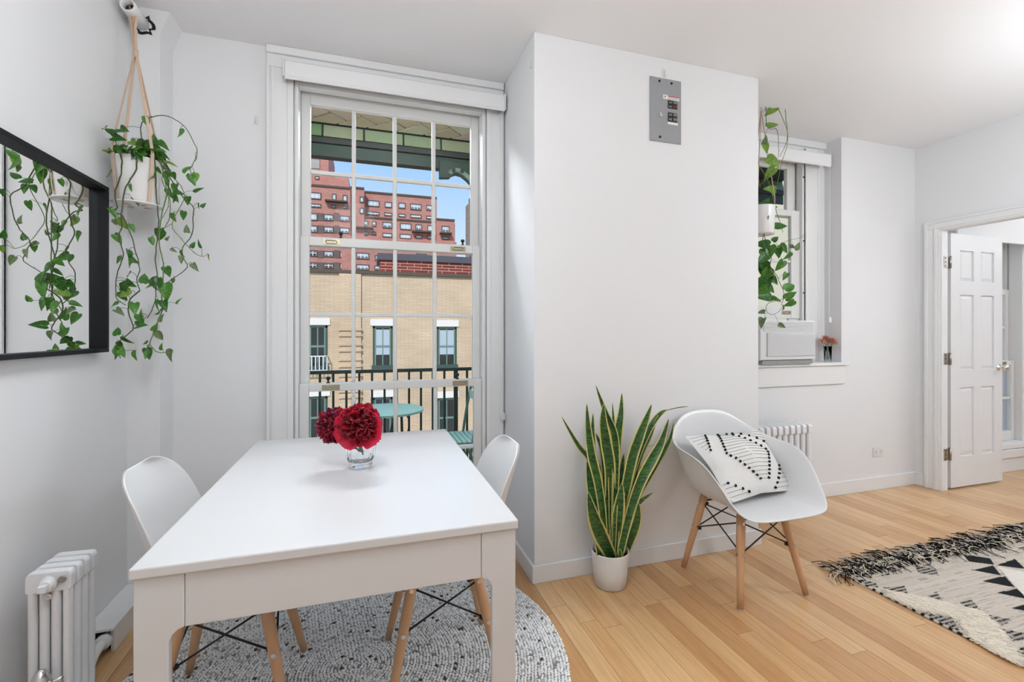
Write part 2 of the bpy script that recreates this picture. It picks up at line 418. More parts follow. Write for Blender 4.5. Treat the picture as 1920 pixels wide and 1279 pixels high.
for (a, b) in ((WX0+.0005, SX0-.001), (SX1+.001, WX1-.0005)):
    fr.box(a, b, YB-.004, 2.82, .11, WZ1-.001)
fr.box(SX0, SX1, YB-.004, 2.70, WZ1-.022, WZ1-.001)
fr.build('frame', TRIM, w1, bevel=.002)
ch = MB()
for i in range(46): ch.cyl((SX1+.006, 2.735, 1.78+i*.0158), (SX1+.006, 2.735, 1.788+i*.0158), .0035, 6)
ch.build('sash_chain', BLACKM, w1)['kind'] = 'stuff'
MB().box(WX0+.02, WX1-.02, 2.695, 2.84, .105, .1105).build('sill', TRIM, w1)
cs = MB()
for (x0, x1, t) in ((-.492, -.366, .014), (-.492, -.476, .024), (-.470, -.456, .019), (-.395, -.366, .018)): cs.box(x0, x1, YB-t, YB, 0, 2.60)
for (x0, x1, t) in ((.672, .775, .014), (.672, .70, .018), (.752, .775, .02)): cs.box(x0, x1, YB-t, YB, 0, 2.60)
cs.box(-.492, .775, YB-.016, YB, 2.60, 2.665).box(-.492, .775, YB-.03, YB, 2.665, ZC-.001)
struct(cs.build('trim_3', TRIM, None, bevel=.003), 'white moulded casing around the tall window', 'trim')

w2 = root('window_2', (2.78, WY2, SZ), 'small white hung window in the niche above the air conditioner', 'window', kind='structure')
sash(w2, W2X0+.025, W2X1-.02, 2.118, 2.555, 2.775, .085, .06, .045, 2, 1)
sash(w2, W2X0+.025, W2X1-.02, 1.332, 2.164, 2.737, .085, .046, .09, 2, 2, lifts=((3.06, 1.376),))
f2 = MB().box(W2X0+.0005, W2X0+.024, WY2, 2.83, SZ, 2.555).box(W2X1-.019, W2X1-.0005, WY2-.004, 2.83, SZ, 2.555).box(W2X0+.02, W2X1-.02, WY2, 2.77, 2.54, 2.5595)
f2.build('frame', TRIM, w2, bevel=.002)
for z in (2.42, 1.93, 1.53): MB().cyl((W2X1-.009, WY2-.004, z), (W2X1-.009, WY2-.008, z), .006, 10).build('stop_screw', BLACKM, w2)
ch = MB()
for i in range(25): ch.cyl((W2X1-.024, 2.77, 2.17+i*.0155), (W2X1-.024, 2.77, 2.178+i*.0155), .0035, 6)
ch.build('sash_chain', BLACKM, w2)['kind'] = 'stuff'
MB().box(2.36, 2.598, 2.745, 2.765, 1.005, 1.331).build('filler_panel', PLAST, w2); MB().box(3.095, 3.19, 2.745, 2.765, 1.005, 1.331).build('filler_panel', PLAST, w2)
c2 = MB()
for (x0, x1, t) in ((W2X1+.002, JX-.06, .012), (W2X1+.002, W2X1+.03, .018), (JX-.085, JX-.062, .016)): c2.box(x0, x1, WY2-t, WY2, SZ, 2.64)
c2.box(PX1, JX, WY2-.02, WY2, 2.655, ZC-.001)
struct(c2.build('trim_4', TRIM, None, bevel=.003), 'white moulded casing in the niche of the small window', 'trim')
sl = MB().box(PX1+.001, 3.475, YF-.03, YF-.0005, SZ-.022, SZ).box(PX1+.001, JX-.001, YF-.0005, WY2+.03, SZ-.0195, SZ)
sl.box(PX1+.001, 3.445, YF-.016, YF-.0005, .838, SZ-.0225)
struct(sl.build('trim_5', TRIM, None, bevel=.004), 'white window sill and apron under the air conditioner', 'trim')

w3 = root('window_3', (5.2, YF, W3Z0), 'white window of small panes in the room beyond the doorway', 'window', kind='structure')
zA, zB, zC_ = 1.62, .965, .30
sash(w3, W3X0+.03, W3X1-.03, zA-.05, W3Z1-.02, 2.735, .05, .06, .04, 4, 2)
sash(w3, W3X0+.03, W3X1-.03, zB-.04, zA, 2.695, .05, .05, .04, 4, 2, lifts=((5.47, zA-.025),), catches=((5.44, zA),))
sash(w3, W3X0+.03, W3X1-.03, W3Z0+.02, zB, 2.655, .05, .042, .085, 4, 2, lifts=((5.50, zB-.022),))
f3 = MB().box(W3X0+.0005, W3X0+.029, YF+.02, 2.82, W3Z0, W3Z1).box(W3X1-.029, W3X1-.0005, YF+.02, 2.82, W3Z0, W3Z1)
f3.box(W3X0+.0005, W3X1-.0005, YF-.03, 2.82, W3Z0-.02, W3Z0+.019).box(W3X0+.03, W3X1-.03, YF+.02, 2.82, W3Z1-.019, W3Z1-.0005)
f3.build('frame', TRIM, w3, bevel=.002)
ch = MB()
for i in range(90): ch.cyl((W3X1-.034, 2.70, 1.0+i*.0155), (W3X1-.034, 2.70, 1.008+i*.0155), .0035, 6)
ch.build('sash_chain', BLACKM, w3)['kind'] = 'stuff'
struct(MB().box(W3X0-.02, W3X1+.04, YF-.045, YF-.0005, .125, .195).box(W3X0-.02, W3X1+.04, YF-.03, YF-.0005, 0, .124).build('trim_6', TRIM, None, bevel=.004), 'white stepped sill board under the next room window', 'trim')

# ---------------------------------------------------------------- roller blinds
def blind(x0, x1, yf, z0, z1, label, chain=None):
    r = root('roller_blind', ((x0+x1)/2, yf+.05, z1), label, 'blind')
    prof = [(yf, z0), (yf-.004, z0+.006), (yf, z0+.02), (yf+.002, z1-.01), (yf+.012, z1), (yf+.06, z1), (yf+.06, z1-.006), (yf+.016, z1-.008), (yf+.007, z1-.016), (yf+.006, z0)]
    MB().prism(prof, 'x', x0+.012, x1-.012).build('fascia', FABW, r)
    MB().tube([(x0+.013, yf+.034, (z0+z1)/2+.01), (x1-.013, yf+.034, (z0+z1)/2+.01)], .026, 18).build('fabric_roll', FABW, r, smooth=True)
    for xx in (x0, x1-.011):
        MB().box(xx, xx+.011, yf+.002, yf+.062, z0+.012, z1+.004).build('bracket', PLAST, r, bevel=.003)
    if chain:
        cx, cz = chain
        c = MB()
        for d in (-.006, .006): c.tube([(cx+d, yf+.028, (z0+z1)/2+.02), (cx+d, yf+.03, cz+.02)], .0014, 6)
        c.tube([(cx-.006, yf+.03, cz+.02), (cx, yf+.03, cz+.008), (cx+.006, yf+.03, cz+.02)], .0014, 6)
        c.build('bead_chain', PLAST, r)
        MB().box(cx-.014, cx+.014, yf+.018, yf+.042, cz-.022, cz+.022).build('chain_tensioner', PLAST, r, bevel=.007, seg=3)
    return r
blind(-.408, .772, 2.565, 2.512, 2.612, 'white roller blind rolled up over the tall window', (.757, .735))
blind(2.22, 3.35, 2.60, 2.475, 2.575, 'white roller blind rolled up over the small niche window', (3.362, 1.32))
blind(4.60, 5.80, YF-.075, 1.992, 2.235, 'white roller blind over the window beyond the doorway')
# ---------------------------------------------------------------- dining table
def dining_table():
    cx, cy = (-.463+.372)/2, (1.128+2.285)/2
    r = root('dining_table', (cx, cy, .009), 'white rectangular dining table with thick square legs', 'table')
    x0, x1, y0, y1 = -.463, .372, 1.127, 2.285; zt = .750; zb = .725
    B('tabletop', TABLE, r, x0, x1, y0, y1, zb+.0008, zt, .004)
    i = .006; L = .090; az = .612
    for sx in (0, 1):
        for sy in (0, 1):
            lx0 = x0+i if sx == 0 else x1-i-L; lx1 = lx0 + L
            ly0 = y0+i if sy == 0 else y1-i-L; ly1 = ly0 + L
            # foot narrows a little below a rounded knee on the inner sides
            ix = lx1 if sx == 0 else lx0; ox = lx0 if sx == 0 else lx1
            d = 1 if sx == 0 else -1
            iy = ly1 if sy == 0 else ly0; oy = ly0 if sy == 0 else ly1; e = 1 if sy == 0 else -1
            K = lambda o_, i_, g: [(o_, .0105), (i_ - g*.028, .0105), (i_ - g*.028, az-.030), (i_ - g*.022, az-.014), (i_ - g*.012, az-.004), (i_, az), (i_, zb), (o_, zb)]
            m = MB().prism(K(ox, ix, d), 'y', oy, oy + e*.020).prism(K(oy + e*.0203, iy, e), 'x', ox, ox + d*.020)
            m.prism([(ox + d*.0203, oy + e*.0203), (ox + d*(L-.029), oy + e*.0203), (ox + d*.0203, oy + e*(L-.029))], 'z', .0107, zb-.0005)
            m.build('leg', TABLE, r, bevel=.0025)
    B('apron', TABLE, r, x0+i+L+.001, x1-i-L-.001, y0+i+.0015, y0+i+.022, az, zb, .0012)
    B('apron', TABLE, r, x0+i+L+.001, x1-i-L-.001, y1-i-.022, y1-i-.0015, az, zb, .0012)
    B('apron', TABLE, r, x0+i+.0015, x0+i+.022, y0+i+L+.001, y1-i-L-.001, az, zb, .0012)
    B('apron', TABLE, r, x1-i-.022, x1-i-.0015, y0+i+L+.001, y1-i-L-.001, az, zb, .0012)
dining_table()

# ---------------------------------------------------------------- shell chairs (front = local -y)
def chair_base(r, hb=.19, ht=.105, ztop=.405):
    cs = [(-1, -1), (1, -1), (1, 1), (-1, 1)]
    def P(c, z):
        k = hb + (ht - hb) * z / ztop
        return Vector((c[0]*k, c[1]*k, z))
    for c in cs:
        l = MB().tube([P(c, 0.004), P(c, .1), P(c, .28), P(c, ztop)], [.0125, .0148, .0185, .0175], 16).build('leg', BEECH, r, smooth=True)
        MB().tube([P(c, 0), P(c, .006)], .0115, 12).build('glide', PLAST, l)
        o = Vector((c[0], 0, 0))
        for z in (.225, .355):
            for d in (Vector((0, c[1], 0)), Vector((c[0], 0, 0))):
                q = P(c, z); MB().cyl(q + d*.012, q + d*.0195, .0075, 12).build('bolt', CHROME, l)
    for k in range(4):
        a, b = cs[k], cs[(k+1) % 4]
        for (p, q) in ((a, b), (b, a)):
            u = P(p, .355); v = P(q, .225); d = (v - u).normalized()
            n = Vector(((a[0]+b[0])/2, (a[1]+b[1])/2, 0)).normalized()
            off = -n * .004 if p == a else n * .004
            MB().tube([u + d*.014 + off, v - d*.014 + off], .0034, 8).build('strut', BLACKM, r, smooth=True)
    for c in cs:
        for z in (.355, .225):
            q = P(c, z); n = Vector((-c[0], -c[1], 0)).normalized()
            MB().tube([q + n*.012, q + n*.030], [.011, .008], 10).build('rod_clip', BLACKM, r)
        m = MB().tube([P(c, .372) + Vector((-c[0]*.01, -c[1]*.01, 0)), Vector((c[0]*.06, c[1]*.06, .398)), Vector((0, 0, .402))], .005, 8)
        m.build('mount_arm', BLACKM, r)
def interp(t, keys):
    for i in range(len(keys) - 1):
        if t <= keys[i+1][0]:
            a, b = keys[i], keys[i+1]; k = (t - a[0]) / (b[0] - a[0]); k = k*k*(3-2*k) if False else k
            return [a[j] + (b[j]-a[j])*k for j in range(1, len(a))]
    return list(keys[-1][1:])
def side_chair():
    r = root('shell_chair', (0, 0, 0), 'x', 'chair', 'shell chairs at the dining table')
    prof = [(-.222, .405, .135), (-.218, .424, .178), (-.195, .438, .208), (-.12, .436, .226), (0, .426, .233), (.09, .428, .230), (.150, .448, .222), (.190, .500, .210), (.214, .570, .202), (.234, .645, .200), (.254, .710, .190), (.272, .757, .168), (.284, .785, .130), (.290, .797, .078)]
    lift = [.005, .012, .022, .034, .042, .052, .066, .076, .074, .066, .056, .044, .034, .03]
    rows = []
    for i, (y, z, hw) in enumerate(prof):
        a = prof[max(i-1, 0)]; b = prof[min(i+1, len(prof)-1)]
        ty, tz = b[0]-a[0], b[1]-a[1]; L = math.hypot(ty, tz); ny, nz = -tz/L, ty/L
        row = []
        for k in range(17):
            s = -1 + k/8
            s = math.copysign(abs(s)**.85, s)
            d = lift[i] * abs(s)**2.6
            row.append((s*hw, y + ny*d, z + nz*d))
        rows.append(row)
    MB().grid(rows).build('shell', PLAST, r, smooth=True, solid=.007, sub=2)
    chair_base(r)
    return r
c1 = side_chair(); c1.location = (-.418, 1.735, .0105); c1.rotation_euler = (0, 0, math.radians(90)); c1['label'] = 'white shell chair tucked in on the mirror side of the dining table'
dup(c1, (.262, 1.700, .0105), math.radians(-92), 'white shell chair tucked in on the pier side of the dining table')

def armchair():
    r = root('shell_armchair', (1.766, 1.836, 0), 'white bucket shell armchair on beech legs holding a patterned cushion', 'armchair')
    L = Vector(r.location); r.location = (0, 0, 0)
    # rim, right half from front centre to back centre (front = -y)
    half = [(0, -.295, .420), (.10, -.293, .420), (.185, -.283, .424), (.235, -.258, .442), (.262, -.215, .490), (.282, -.160, .560), (.300, -.095, .622), (.312, -.02, .652), (.310, .055, .662), (.294, .125, .674), (.262, .185, .700), (.212, .226, .742), (.150, .252, .782), (.08, .266, .802), (0, .270, .807)]
    half = [Vector(p) for p in half]
    rim = smooth_path(half, 3)
    rim = rim + [Vector((-p.x, p.y, p.z)) for p in reversed(rim[1:-1])]
    c = Vector((0, -.02, .418))
    prof = [(.0, 0, 0), (.18, .002, 0), (.36, .008, 0), (.52, .020, 0), (.64, .055, 0), (.735, .135, 0), (.80, .27, 0), (.855, .46, 0), (.90, .66, 0), (.945, .84, 0), (.985, .96, 0), (1.012, 1.0, 0)]
    rows = []
    for (g, h, _) in prof:
        row = []
        for p in rim:
            e = min(1, max(0, (p.z - .43) / .12))       # the front lip stays a flat waterfall
            gg = g * e + (1-e) * (g if g < .6 else .6 + (g-.6)*1.0)
            hh = h * e + (1-e) * max(0, (g - .8) / .21)**1.6
            seat = c.z + .012 * g * g
            row.append((c.x + (p.x-c.x)*gg, c.y + (p.y-c.y)*gg, seat + (p.z-seat)*hh))
        rows.append(row)
    MB().grid(rows, wrap=True).build('shell', PLAST, r, smooth=True, solid=.0075, sub=1)
    chair_base(r, hb=.192, ht=.118, ztop=.405)
    r.location = L
armchair()

# ---------------------------------------------------------------- cushion
def cushion():
    TL, TR, BR, BL = at(1285, 818, 1.985), at(1426, 805, 2.02), at(1489, 919, 1.76), at(1370, 944, 1.715)
    cen = (TL+TR+BR+BL)/4
    r = root('cushion', cen, 'cream cushion with black dashes and tufted knots on the armchair', 'cushion')
    nrm = (TR-TL).cross(BL-TL).normalized()
    if nrm.y > 0: nrm = -nrm
    def P(a, b, side=1, lift=0.0):
        p = TL*(1-a)*(1-b) + TR*a*(1-b) + BR*a*b + BL*(1-a)*b
        q = cen
        e = min(a, 1-a)*2; g = min(b, 1-b)*2
        pinch = .06 * ((1-e)**2 * g + (1-g)**2 * e)
        p = p + (q-p)*pinch*1.6
        th = .088 * (max(0, e)**.55) * (max(0, g)**.55)
        return p + nrm * side * (th + lift)
    n = 18
    m = MB()
    front = [[P(i/n, j/n, 1) for i in range(n+1)] for j in range(n+1)]
    back = [[P(i/n, j/n, -1) for i in range(n+1)] for j in range(n+1)]
    m.grid(front).grid(back)
    FAB = mat('cream_cotton', srgb(226, 224, 220), .9, var=.05, scale=90, bump=.5, bscale=420)
    DASH = mat('charcoal_thread', srgb(112, 110, 110), .95, var=.3, scale=200)
    KNOT = mat('black_yarn', (.010, .010, .011), .95, var=.4, scale=100)
    m.build('cover', FAB, r, smooth=True)
    lines = MB(); kn = MB()
    def line(a0, b0, a1, b1, k0=True, k1=True):
        pts = [P(a0+(a1-a0)*t/8, b0+(b1-b0)*t/8, 1, .001) for t in range(9)]
        lines.tube(pts, .00085, 5)
        for ok, q in ((k0, pts[0]), (k1, pts[-1])):
            if ok:
                for _ in range(3):
                    d = Vector((R_.uniform(-1, 1), R_.uniform(-1, 1), R_.uniform(-1, 1))).normalized()
                    kn.tube([q - d*.0065 + nrm*.002, q + nrm*.003, q + d*.0065 + nrm*.002], [.0032, .0055, .0032], 7)
    # large central diamond, cut by the top seam
    N = 16
    for i in range(N):
        b = .03 + .80 * i/(N-1)
        if b < .42: a0 = .36 - .13*(b/.42); a1 = .44 + .39*(b/.42)
        else:
            k = (b-.42)/.41; a0 = .23 + .19*k + .06*k; a1 = .83 - .18*k - .03*k
        line(a0, b, a1, b)
    for i in range(6):       # top left corner
        b = .03 + .055*i; line(.01 + .012*i, b+.02, .20 - .018*i, b - .01*i*.3, False, True)
    for i in range(5):       # top right corner
        b = .02 + .055*i; line(.56 + .085*i, b, .985, b + .03, True, False)
    for i in range(4):       # bottom left corner
        b = .78 + .055*i; line(.015, b, .07 + .07*i, b, False, True)
    for i in range(6):       # bottom right corner
        b = .66 + .06*i; line(.93 - .045*i, b, .985, b - .02, True, False)
    lines.build('dash_thread', DASH, r)['kind'] = 'stuff'
    kn.build('knot', KNOT, r)['kind'] = 'stuff'
cushion()

# ---------------------------------------------------------------- round braided rug
def braided_rug():
    cx, cy, R = -.045, 1.79, .79
    base = MB().lathe([(0, .0003), (R-.004, .0003), (R-.002, .004), (0, .004)], (cx, cy, 0), 96)
    JUTE = mat('braid_backing', srgb(140, 140, 138), .95, var=.2, scale=80)  # backing darker than the cord, to deepen the shadow gaps between stitches
    r = root('round_rug', (cx, cy, 0), 'round braided rug of pale grey cord under the dining table', 'rug')
    base.build('backing', JUTE, r)
    # every stitch of the spiral braid is a small plump loop
    rng = np.random.RandomState(5)
    ns = 6; rings = np.array([(-1, .0), (-.62, .78), (0, 1.0), (.62, .78), (1, .0)])
    unit = []
    for (ly, rr) in rings:
        for k in range(ns):
            t = 2*math.pi*k/ns; unit.append((math.cos(t)*rr, ly, math.sin(t)*rr))
    unit = np.array(unit); faces = []
    for i in range(len(rings)-1):
        for k in range(ns): faces.append((i*ns+k, i*ns+(k+1) % ns, (i+1)*ns+(k+1) % ns, (i+1)*ns+k))
    faces = np.array(faces)
    V, Fc, Cl = [], [], []; cnt = 0
    pitch = .0118; rad = .006
    while rad < R - .003:
        n = max(6, int(2*math.pi*rad/.0135))
        for i in range(n):
            th = 2*math.pi*(i + .5*(int(rad/pitch) % 2))/n + rng.uniform(-.12, .12)*.0135/rad
            tilt = (.55 if int(rad/pitch) % 2 else -.55) + rng.uniform(-.2, .2)
            s = unit * np.array([.0051, .0084, .0050]) * rng.uniform(.85, 1.12)
            ca, sa = math.cos(th+tilt), math.sin(th+tilt)
            xx = s[:, 0]*ca - s[:, 1]*sa; yy = s[:, 0]*sa + s[:, 1]*ca
            rj = rad + rng.uniform(-.0015, .0015)
            V.append(np.stack([xx + cx + rj*math.cos(th), yy + cy + rj*math.sin(th), s[:, 2] + .0045 + rng.uniform(-.0008, .0012)], 1))
            Fc.append(faces + cnt); cnt += len(unit)
            g = rng.uniform(.84, .98); c = (g, g*.995, g*.985)
            q = rng.uniform()
            if q < .014: c = (.10, .075, .055)
            elif q < .035: c = (.34, .30, .25)
            elif q < .14: c = (.60, .60, .59)
            Cl.append(np.tile(np.array(c + (1,)), (len(unit), 1)))
        rad += pitch
    V = np.concatenate(V); Fc = np.concatenate(Fc); Cl = np.concatenate(Cl)
    me = bpy.data.meshes.new('braid'); me.from_pydata(V.tolist(), [], Fc.tolist())
    ca = me.color_attributes.new('Col', 'FLOAT_COLOR', 'POINT'); ca.data.foreach_set('color', Cl.astype(np.float32).ravel())
    me.materials.append(mat('braided_cord', (.6, .6, .58), .9, attr='Col', bump=.3, bscale=500))
    me.polygons.foreach_set('use_smooth', [True]*len(me.polygons))
    place('braid', me, r)['kind'] = 'stuff'
braided_rug()

# ---------------------------------------------------------------- flat-woven rug with fringe
def inpoly(x, y, P):
    c = False; j = len(P)-1
    for i in range(len(P)):
        if (P[i][1] > y) != (P[j][1] > y) and x < (P[j][0]-P[i][0])*(y-P[i][1])/(P[j][1]-P[i][1]) + P[i][0]: c = not c
        j = i
    return c
def inpoly_np(X, Y, P):
    c = np.zeros(X.shape, bool); j = len(P)-1
    for i in range(len(P)):
        xi, yi = P[i]; xj, yj = P[j]
        if yi != yj:
            t = ((yi > Y) != (yj > Y)) & (X < (xj-xi)*(Y-yi)/(yj-yi) + xi); c ^= t
        j = i
    return c
def kilim():
    X0, X1, Y0, Y1 = 2.295, 4.10, -.35, 1.705
    r = root('woven_rug', ((X0+X1)/2, (Y0+Y1)/2, 0), 'cream and black geometric woven rug with shaggy fringe by the doorway', 'rug')
    px = lambda L: [tuple(fl(u, v)[:2]) for (u, v) in L]
    black = [px(p) for p in ([(1804, 1042), (1857, 1050), (1864, 1062), (1817, 1056)], [(1822, 1072), (1862, 1063), (1877, 1082)], [(1868, 1063), (1903, 1051), (1923, 1070)],
             [(1842, 1093), (1884, 1083), (1904, 1105)], [(1868, 1115), (1907, 1107), (1928, 1127)])]
    # the stepped triangles go on along the edge of the diamond, outside the frame
    d = Vector(fl(1904, 1105)) - Vector(fl(1877, 1082))
    for k in range(2, 5): black.append([(x + d.x*k, y + d.y*k) for (x, y) in black[3]])
    stripe = [px(p) for p in ([(1670, 1060), (1685, 1065), (1692, 1077), (1670, 1075)], [(1715, 1063), (1755, 1070), (1760, 1082), (1722, 1078)], [(1742, 1052), (1764, 1048), (1772, 1062)],
              [(1600, 1087), (1642, 1096), (1647, 1105), (1615, 1100)], [(1655, 1105), (1697, 1102), (1702, 1116), (1675, 1112)], [(1736, 1120), (1757, 1113), (1767, 1130)],
              [(1800, 1134), (1822, 1128), (1844, 1154), (1899, 1166), (1882, 1176), (1849, 1166)], [(1864, 1182), (1894, 1186), (1925, 1192), (1925, 1204), (1882, 1206)],
              [(1894, 1219), (1925, 1217), (1960, 1290), (1899, 1239)], [(1712, 1144), (1782, 1157), (1806, 1196), (1760, 1176)], [(1854, 1027), (1877, 1026), (1884, 1040)], [(1907, 1030), (1925, 1027), (1925, 1037)])]
    pile = px([(1647, 1107), (1710, 1120), (1760, 1132), (1824, 1147), (1864, 1184), (1899, 1237), (1887, 1242), (1807, 1197), (1782, 1157), (1712, 1144), (1662, 1122)])
    diamond = px([(1872, 1066), (1925, 1076), (1925, 1126), (1908, 1106)])
    nx, ny = 420, 430
    gx = np.linspace(X0, X1, nx); gy = np.linspace(Y0, Y1, ny)
    GX, GY = np.meshgrid(gx, gy); rng = np.random.RandomState(2)
    base = np.zeros((ny, nx, 3)); base[:] = srgb(198, 188, 176)
    weft = rng.normal(0, .10, (ny, 1)) + rng.normal(0, .07, (ny, nx))
    streak = (rng.uniform(size=(ny, nx//14 + 1)) < .10).repeat(14, 1)[:, :nx]
    base *= (1 + .55*weft)[..., None]; base[streak] *= .72
    for P in stripe:
        mk = inpoly_np(GX, GY, P)
        lines = ((np.arange(ny)//2) % 2 == 0)[:, None] & (rng.uniform(size=(ny, nx)) < .85)
        base[mk & lines] = (.022, .023, .024); base[mk & ~lines] *= .72
    for P in black:
        mk = inpoly_np(GX, GY, P); base[mk] = (.020, .021, .022)
    mk = inpoly_np(GX, GY, diamond); base[mk] = np.array(srgb(222, 216, 206)) * (1 + .25*weft[mk])[:, None]
    sel = GX < X0 + .010; alt = ((GY*60).astype(int) % 2 == 0)
    base[sel & alt] = (.02, .02, .02); base[sel & ~alt] = srgb(205, 196, 185)
    Z = .0075 + .0012*rng.uniform(size=(ny, nx)); Z[:, 0] = .002; Z[-1, :] = .003
    m = MB(); verts = np.stack([GX, GY, Z], 2).reshape(-1, 3)
    idx = np.arange(nx*ny).reshape(ny, nx)
    fs = np.stack([idx[:-1, :-1], idx[:-1, 1:], idx[1:, 1:], idx[1:, :-1]], 2).reshape(-1, 4)
    me = bpy.data.meshes.new('weave'); me.from_pydata(verts.tolist(), [], fs.tolist())
    ca = me.color_attributes.new('Col', 'FLOAT_COLOR', 'POINT')
    ca.data.foreach_set('color', np.concatenate([base.clip(0, 1), np.ones((ny, nx, 1))], 2).astype(np.float32).ravel())
    WOOL = mat('woven_wool', (.5, .5, .5), .95, attr='Col', bump=.5, bscale=350, spec=.08); me.materials.append(WOOL)
    place('weave', me, r)
    MB().box(X0, X1, Y0, Y1, .0003, .0022).build('backing', mat('rug_edge', (.03, .03, .03), .95), r)
    # shaggy cream pile band
    def strands(pts, cols, name, rad):
        V, Fc, Cl = [], [], []; k = 0; n = 4
        for P, c in zip(pts, cols):
            mb = MB().tube(P, rad, n, caps=False)
            V += mb.v; Fc += [tuple(i+k for i in f) for f in mb.f]; k += len(mb.v); Cl += [c + (1,)]*len(mb.v)
        me = bpy.data.meshes.new(name); me.from_pydata(V, [], Fc); a = me.color_attributes.new('Col', 'FLOAT_COLOR', 'POINT')
        a.data.foreach_set('color', np.array(Cl, dtype=np.float32).ravel()); me.materials.append(WOOL)
        place(name, me, r)['kind'] = 'stuff'
    rd = random.Random(9); pts = []; cols = []
    bx = [p[0] for p in pile]; by = [p[1] for p in pile]
    while len(pts) < 2600:
        x = rd.uniform(min(bx), max(bx)); y = rd.uniform(min(by), max(by))
        if not inpoly(x, y, pile): continue
        a = -math.pi/2 + rd.uniform(-.7, .7) + .5; L = rd.uniform(.028, .050); dx, dy = math.cos(a)*L, math.sin(a)*L
        h = rd.uniform(.009, .015)
        pts.append([(x, y, .006), (x+dx*.35, y+dy*.35, h), (x+dx, y+dy, h*.75)]); g = rd.uniform(.9, 1.08)
        cols.append(tuple(min(1, c*g) for c in srgb(236, 226, 210)))
    strands(pts, cols, 'pile', .0016)
    pts = []; cols = []
    x = X0 - .004
    while x < X1:
        for _ in range(3):
            L = rd.uniform(.10, .185); a = math.pi/2 + rd.gauss(.05, .33); s = Vector((x + rd.uniform(-.006, .006), Y1 - rd.uniform(0, .035), .010))
            if x < X0 + .07: a += rd.uniform(-.1, .6); 
            P = [s]; z = .010
            curl = rd.gauss(0, .36)
            for i in range(1, 6):
                a += curl; z = .012 + .016*math.sin(i/5*math.pi)*rd.uniform(.4, 1.1)
                s = s + Vector((math.cos(a), math.sin(a), 0))*(L/5); P.append(Vector((s.x, s.y, z if i < 5 else .003 + rd.uniform(0, .008))))
            pts.append(P)
            cols.append((.010, .010, .011) if rd.random() < .60 else tuple(c*rd.uniform(.85, 1) for c in srgb(228, 216, 198)))
        x += .0052
    strands(pts, cols, 'fringe', .0018)
kilim()
# ---------------------------------------------------------------- radiators
def rad_section_me(depth, h, cols, th):
    """one cast section in the local x-z plane: headers joined by slim columns, thickness along y"""
    m = MB(); n = 10
    rc = depth/cols*.43
    for i in range(cols):
        x = -depth/2 + depth*(i+.5)/cols
        rows = []
        for z in (.045, h-.05):
            rows.append([(x + rc*math.cos(2*math.pi*k/n), th*.36*math.sin(2*math.pi*k/n), z) for k in range(n)])
        m.grid(rows, wrap=True)
    def header(z0, z1, crown):
        poly = [(-depth/2+.004, z0), (-depth/2, z0+.006)]
        if crown:
            for k in range(7):
                a = math.pi - math.pi*k/6; r = .016
                poly.append(((-depth/2+r if k < 4 else depth/2-r) + r*math.cos(a), z1 - r + r*math.sin(a)))
        else: poly += [(-depth/2, z1-.006), (-depth/2+.004, z1), (depth/2-.004, z1), (depth/2, z1-.006)]
        poly += [(depth/2, z0+.006), (depth/2-.004, z0)]
        m.prism(poly, 'y', -th*.34, th*.34)
    header(h-.062, h, True); header(.03, .062, False)
    m.cyl((0, -th*.52, h-.032), (0, th*.52, h-.032), .020, 14); m.cyl((0, -th*.52, .046), (0, th*.52, .046), .016, 14)
    return m
def radiator(name_label, n, depth, h, cols, pitch, feet_at=(0, -1)):
    r = root('radiator', (0, 0, 0), name_label, 'radiator')
    me = rad_section_me(depth, h, cols, pitch).mesh('section', IRON)
    for i in range(n):
        o = place('section', me, r); o.location = (0, (i+.5)*pitch, 0)
        b = o.modifiers.new('bevel', 'BEVEL'); b.width = .004; b.segments = 2; b.limit_method = 'ANGLE'
    for i in feet_at:
        y = (0.5 if i == 0 else n-.5)*pitch
        for s in (-1, 1): MB().tube([(s*depth*.36, y, .04), (s*depth*.40, y, 0)], [.011, .014], 10).build('foot', IRON, r, smooth=True)
    return r
r1 = radiator('low white cast-iron radiator below the mirror', 4, .112, .514, 4, .0395)
q = MB().lathe([(0, 0), (.022, 0), (.022, .006), (.018, .008), (.017, .020), (0, .020)], (0, 0, 0), 20)
q.box(-.010, .010, -.010, .010, .018, .034)
R90 = lambda mb, loc: setattr(mb, 'v', [(loc[0]+x, loc[1]-z, loc[2]+y) for (x, y, z) in mb.v]) or mb
R90(q, (0.004, 0.001, .514-.036)).build('end_plug', IRON, r1, bevel=.0015)
q = MB().lathe([(0, 0), (.009, 0), (.009, .003), (.005, .004), (.005, .010), (0, .010)], (0, 0, 0), 14); R90(q, (.004, .001, .514-.072)).build('air_vent', CHROME, r1)
q = MB().lathe([(0, 0), (.011, 0), (.010, .002), (.004, .002), (.004, .004), (0, .004)], (0, 0, 0), 14); R90(q, (.036, .001, .514-.026)).build('blind_plug', NICKEL, r1)
q = MB().lathe([(0, .0), (.022, .004), (.025, .03), (.021, .06), (.012, .078), (0, .084)], (.004, -.034, .165), 20); q.cyl((.02, -.03, .20), (.052, -.03, .212), .006, 10); q.cyl((.004, 0, .18), (.004, -.03, .18), .010, 10)
q.build('steam_vent', CHROME, r1, smooth=True)
r1.location = (-.911, 1.728, 0); r1.rotation_euler = (0, 0, 0)
r2 = radiator('white cast-iron radiator behind the armchair under the small window', 12, .13, .60, 3, .052)
r2.location = (2.915, 2.455, 0); r2.rotation_euler = (0, 0, math.radians(90))

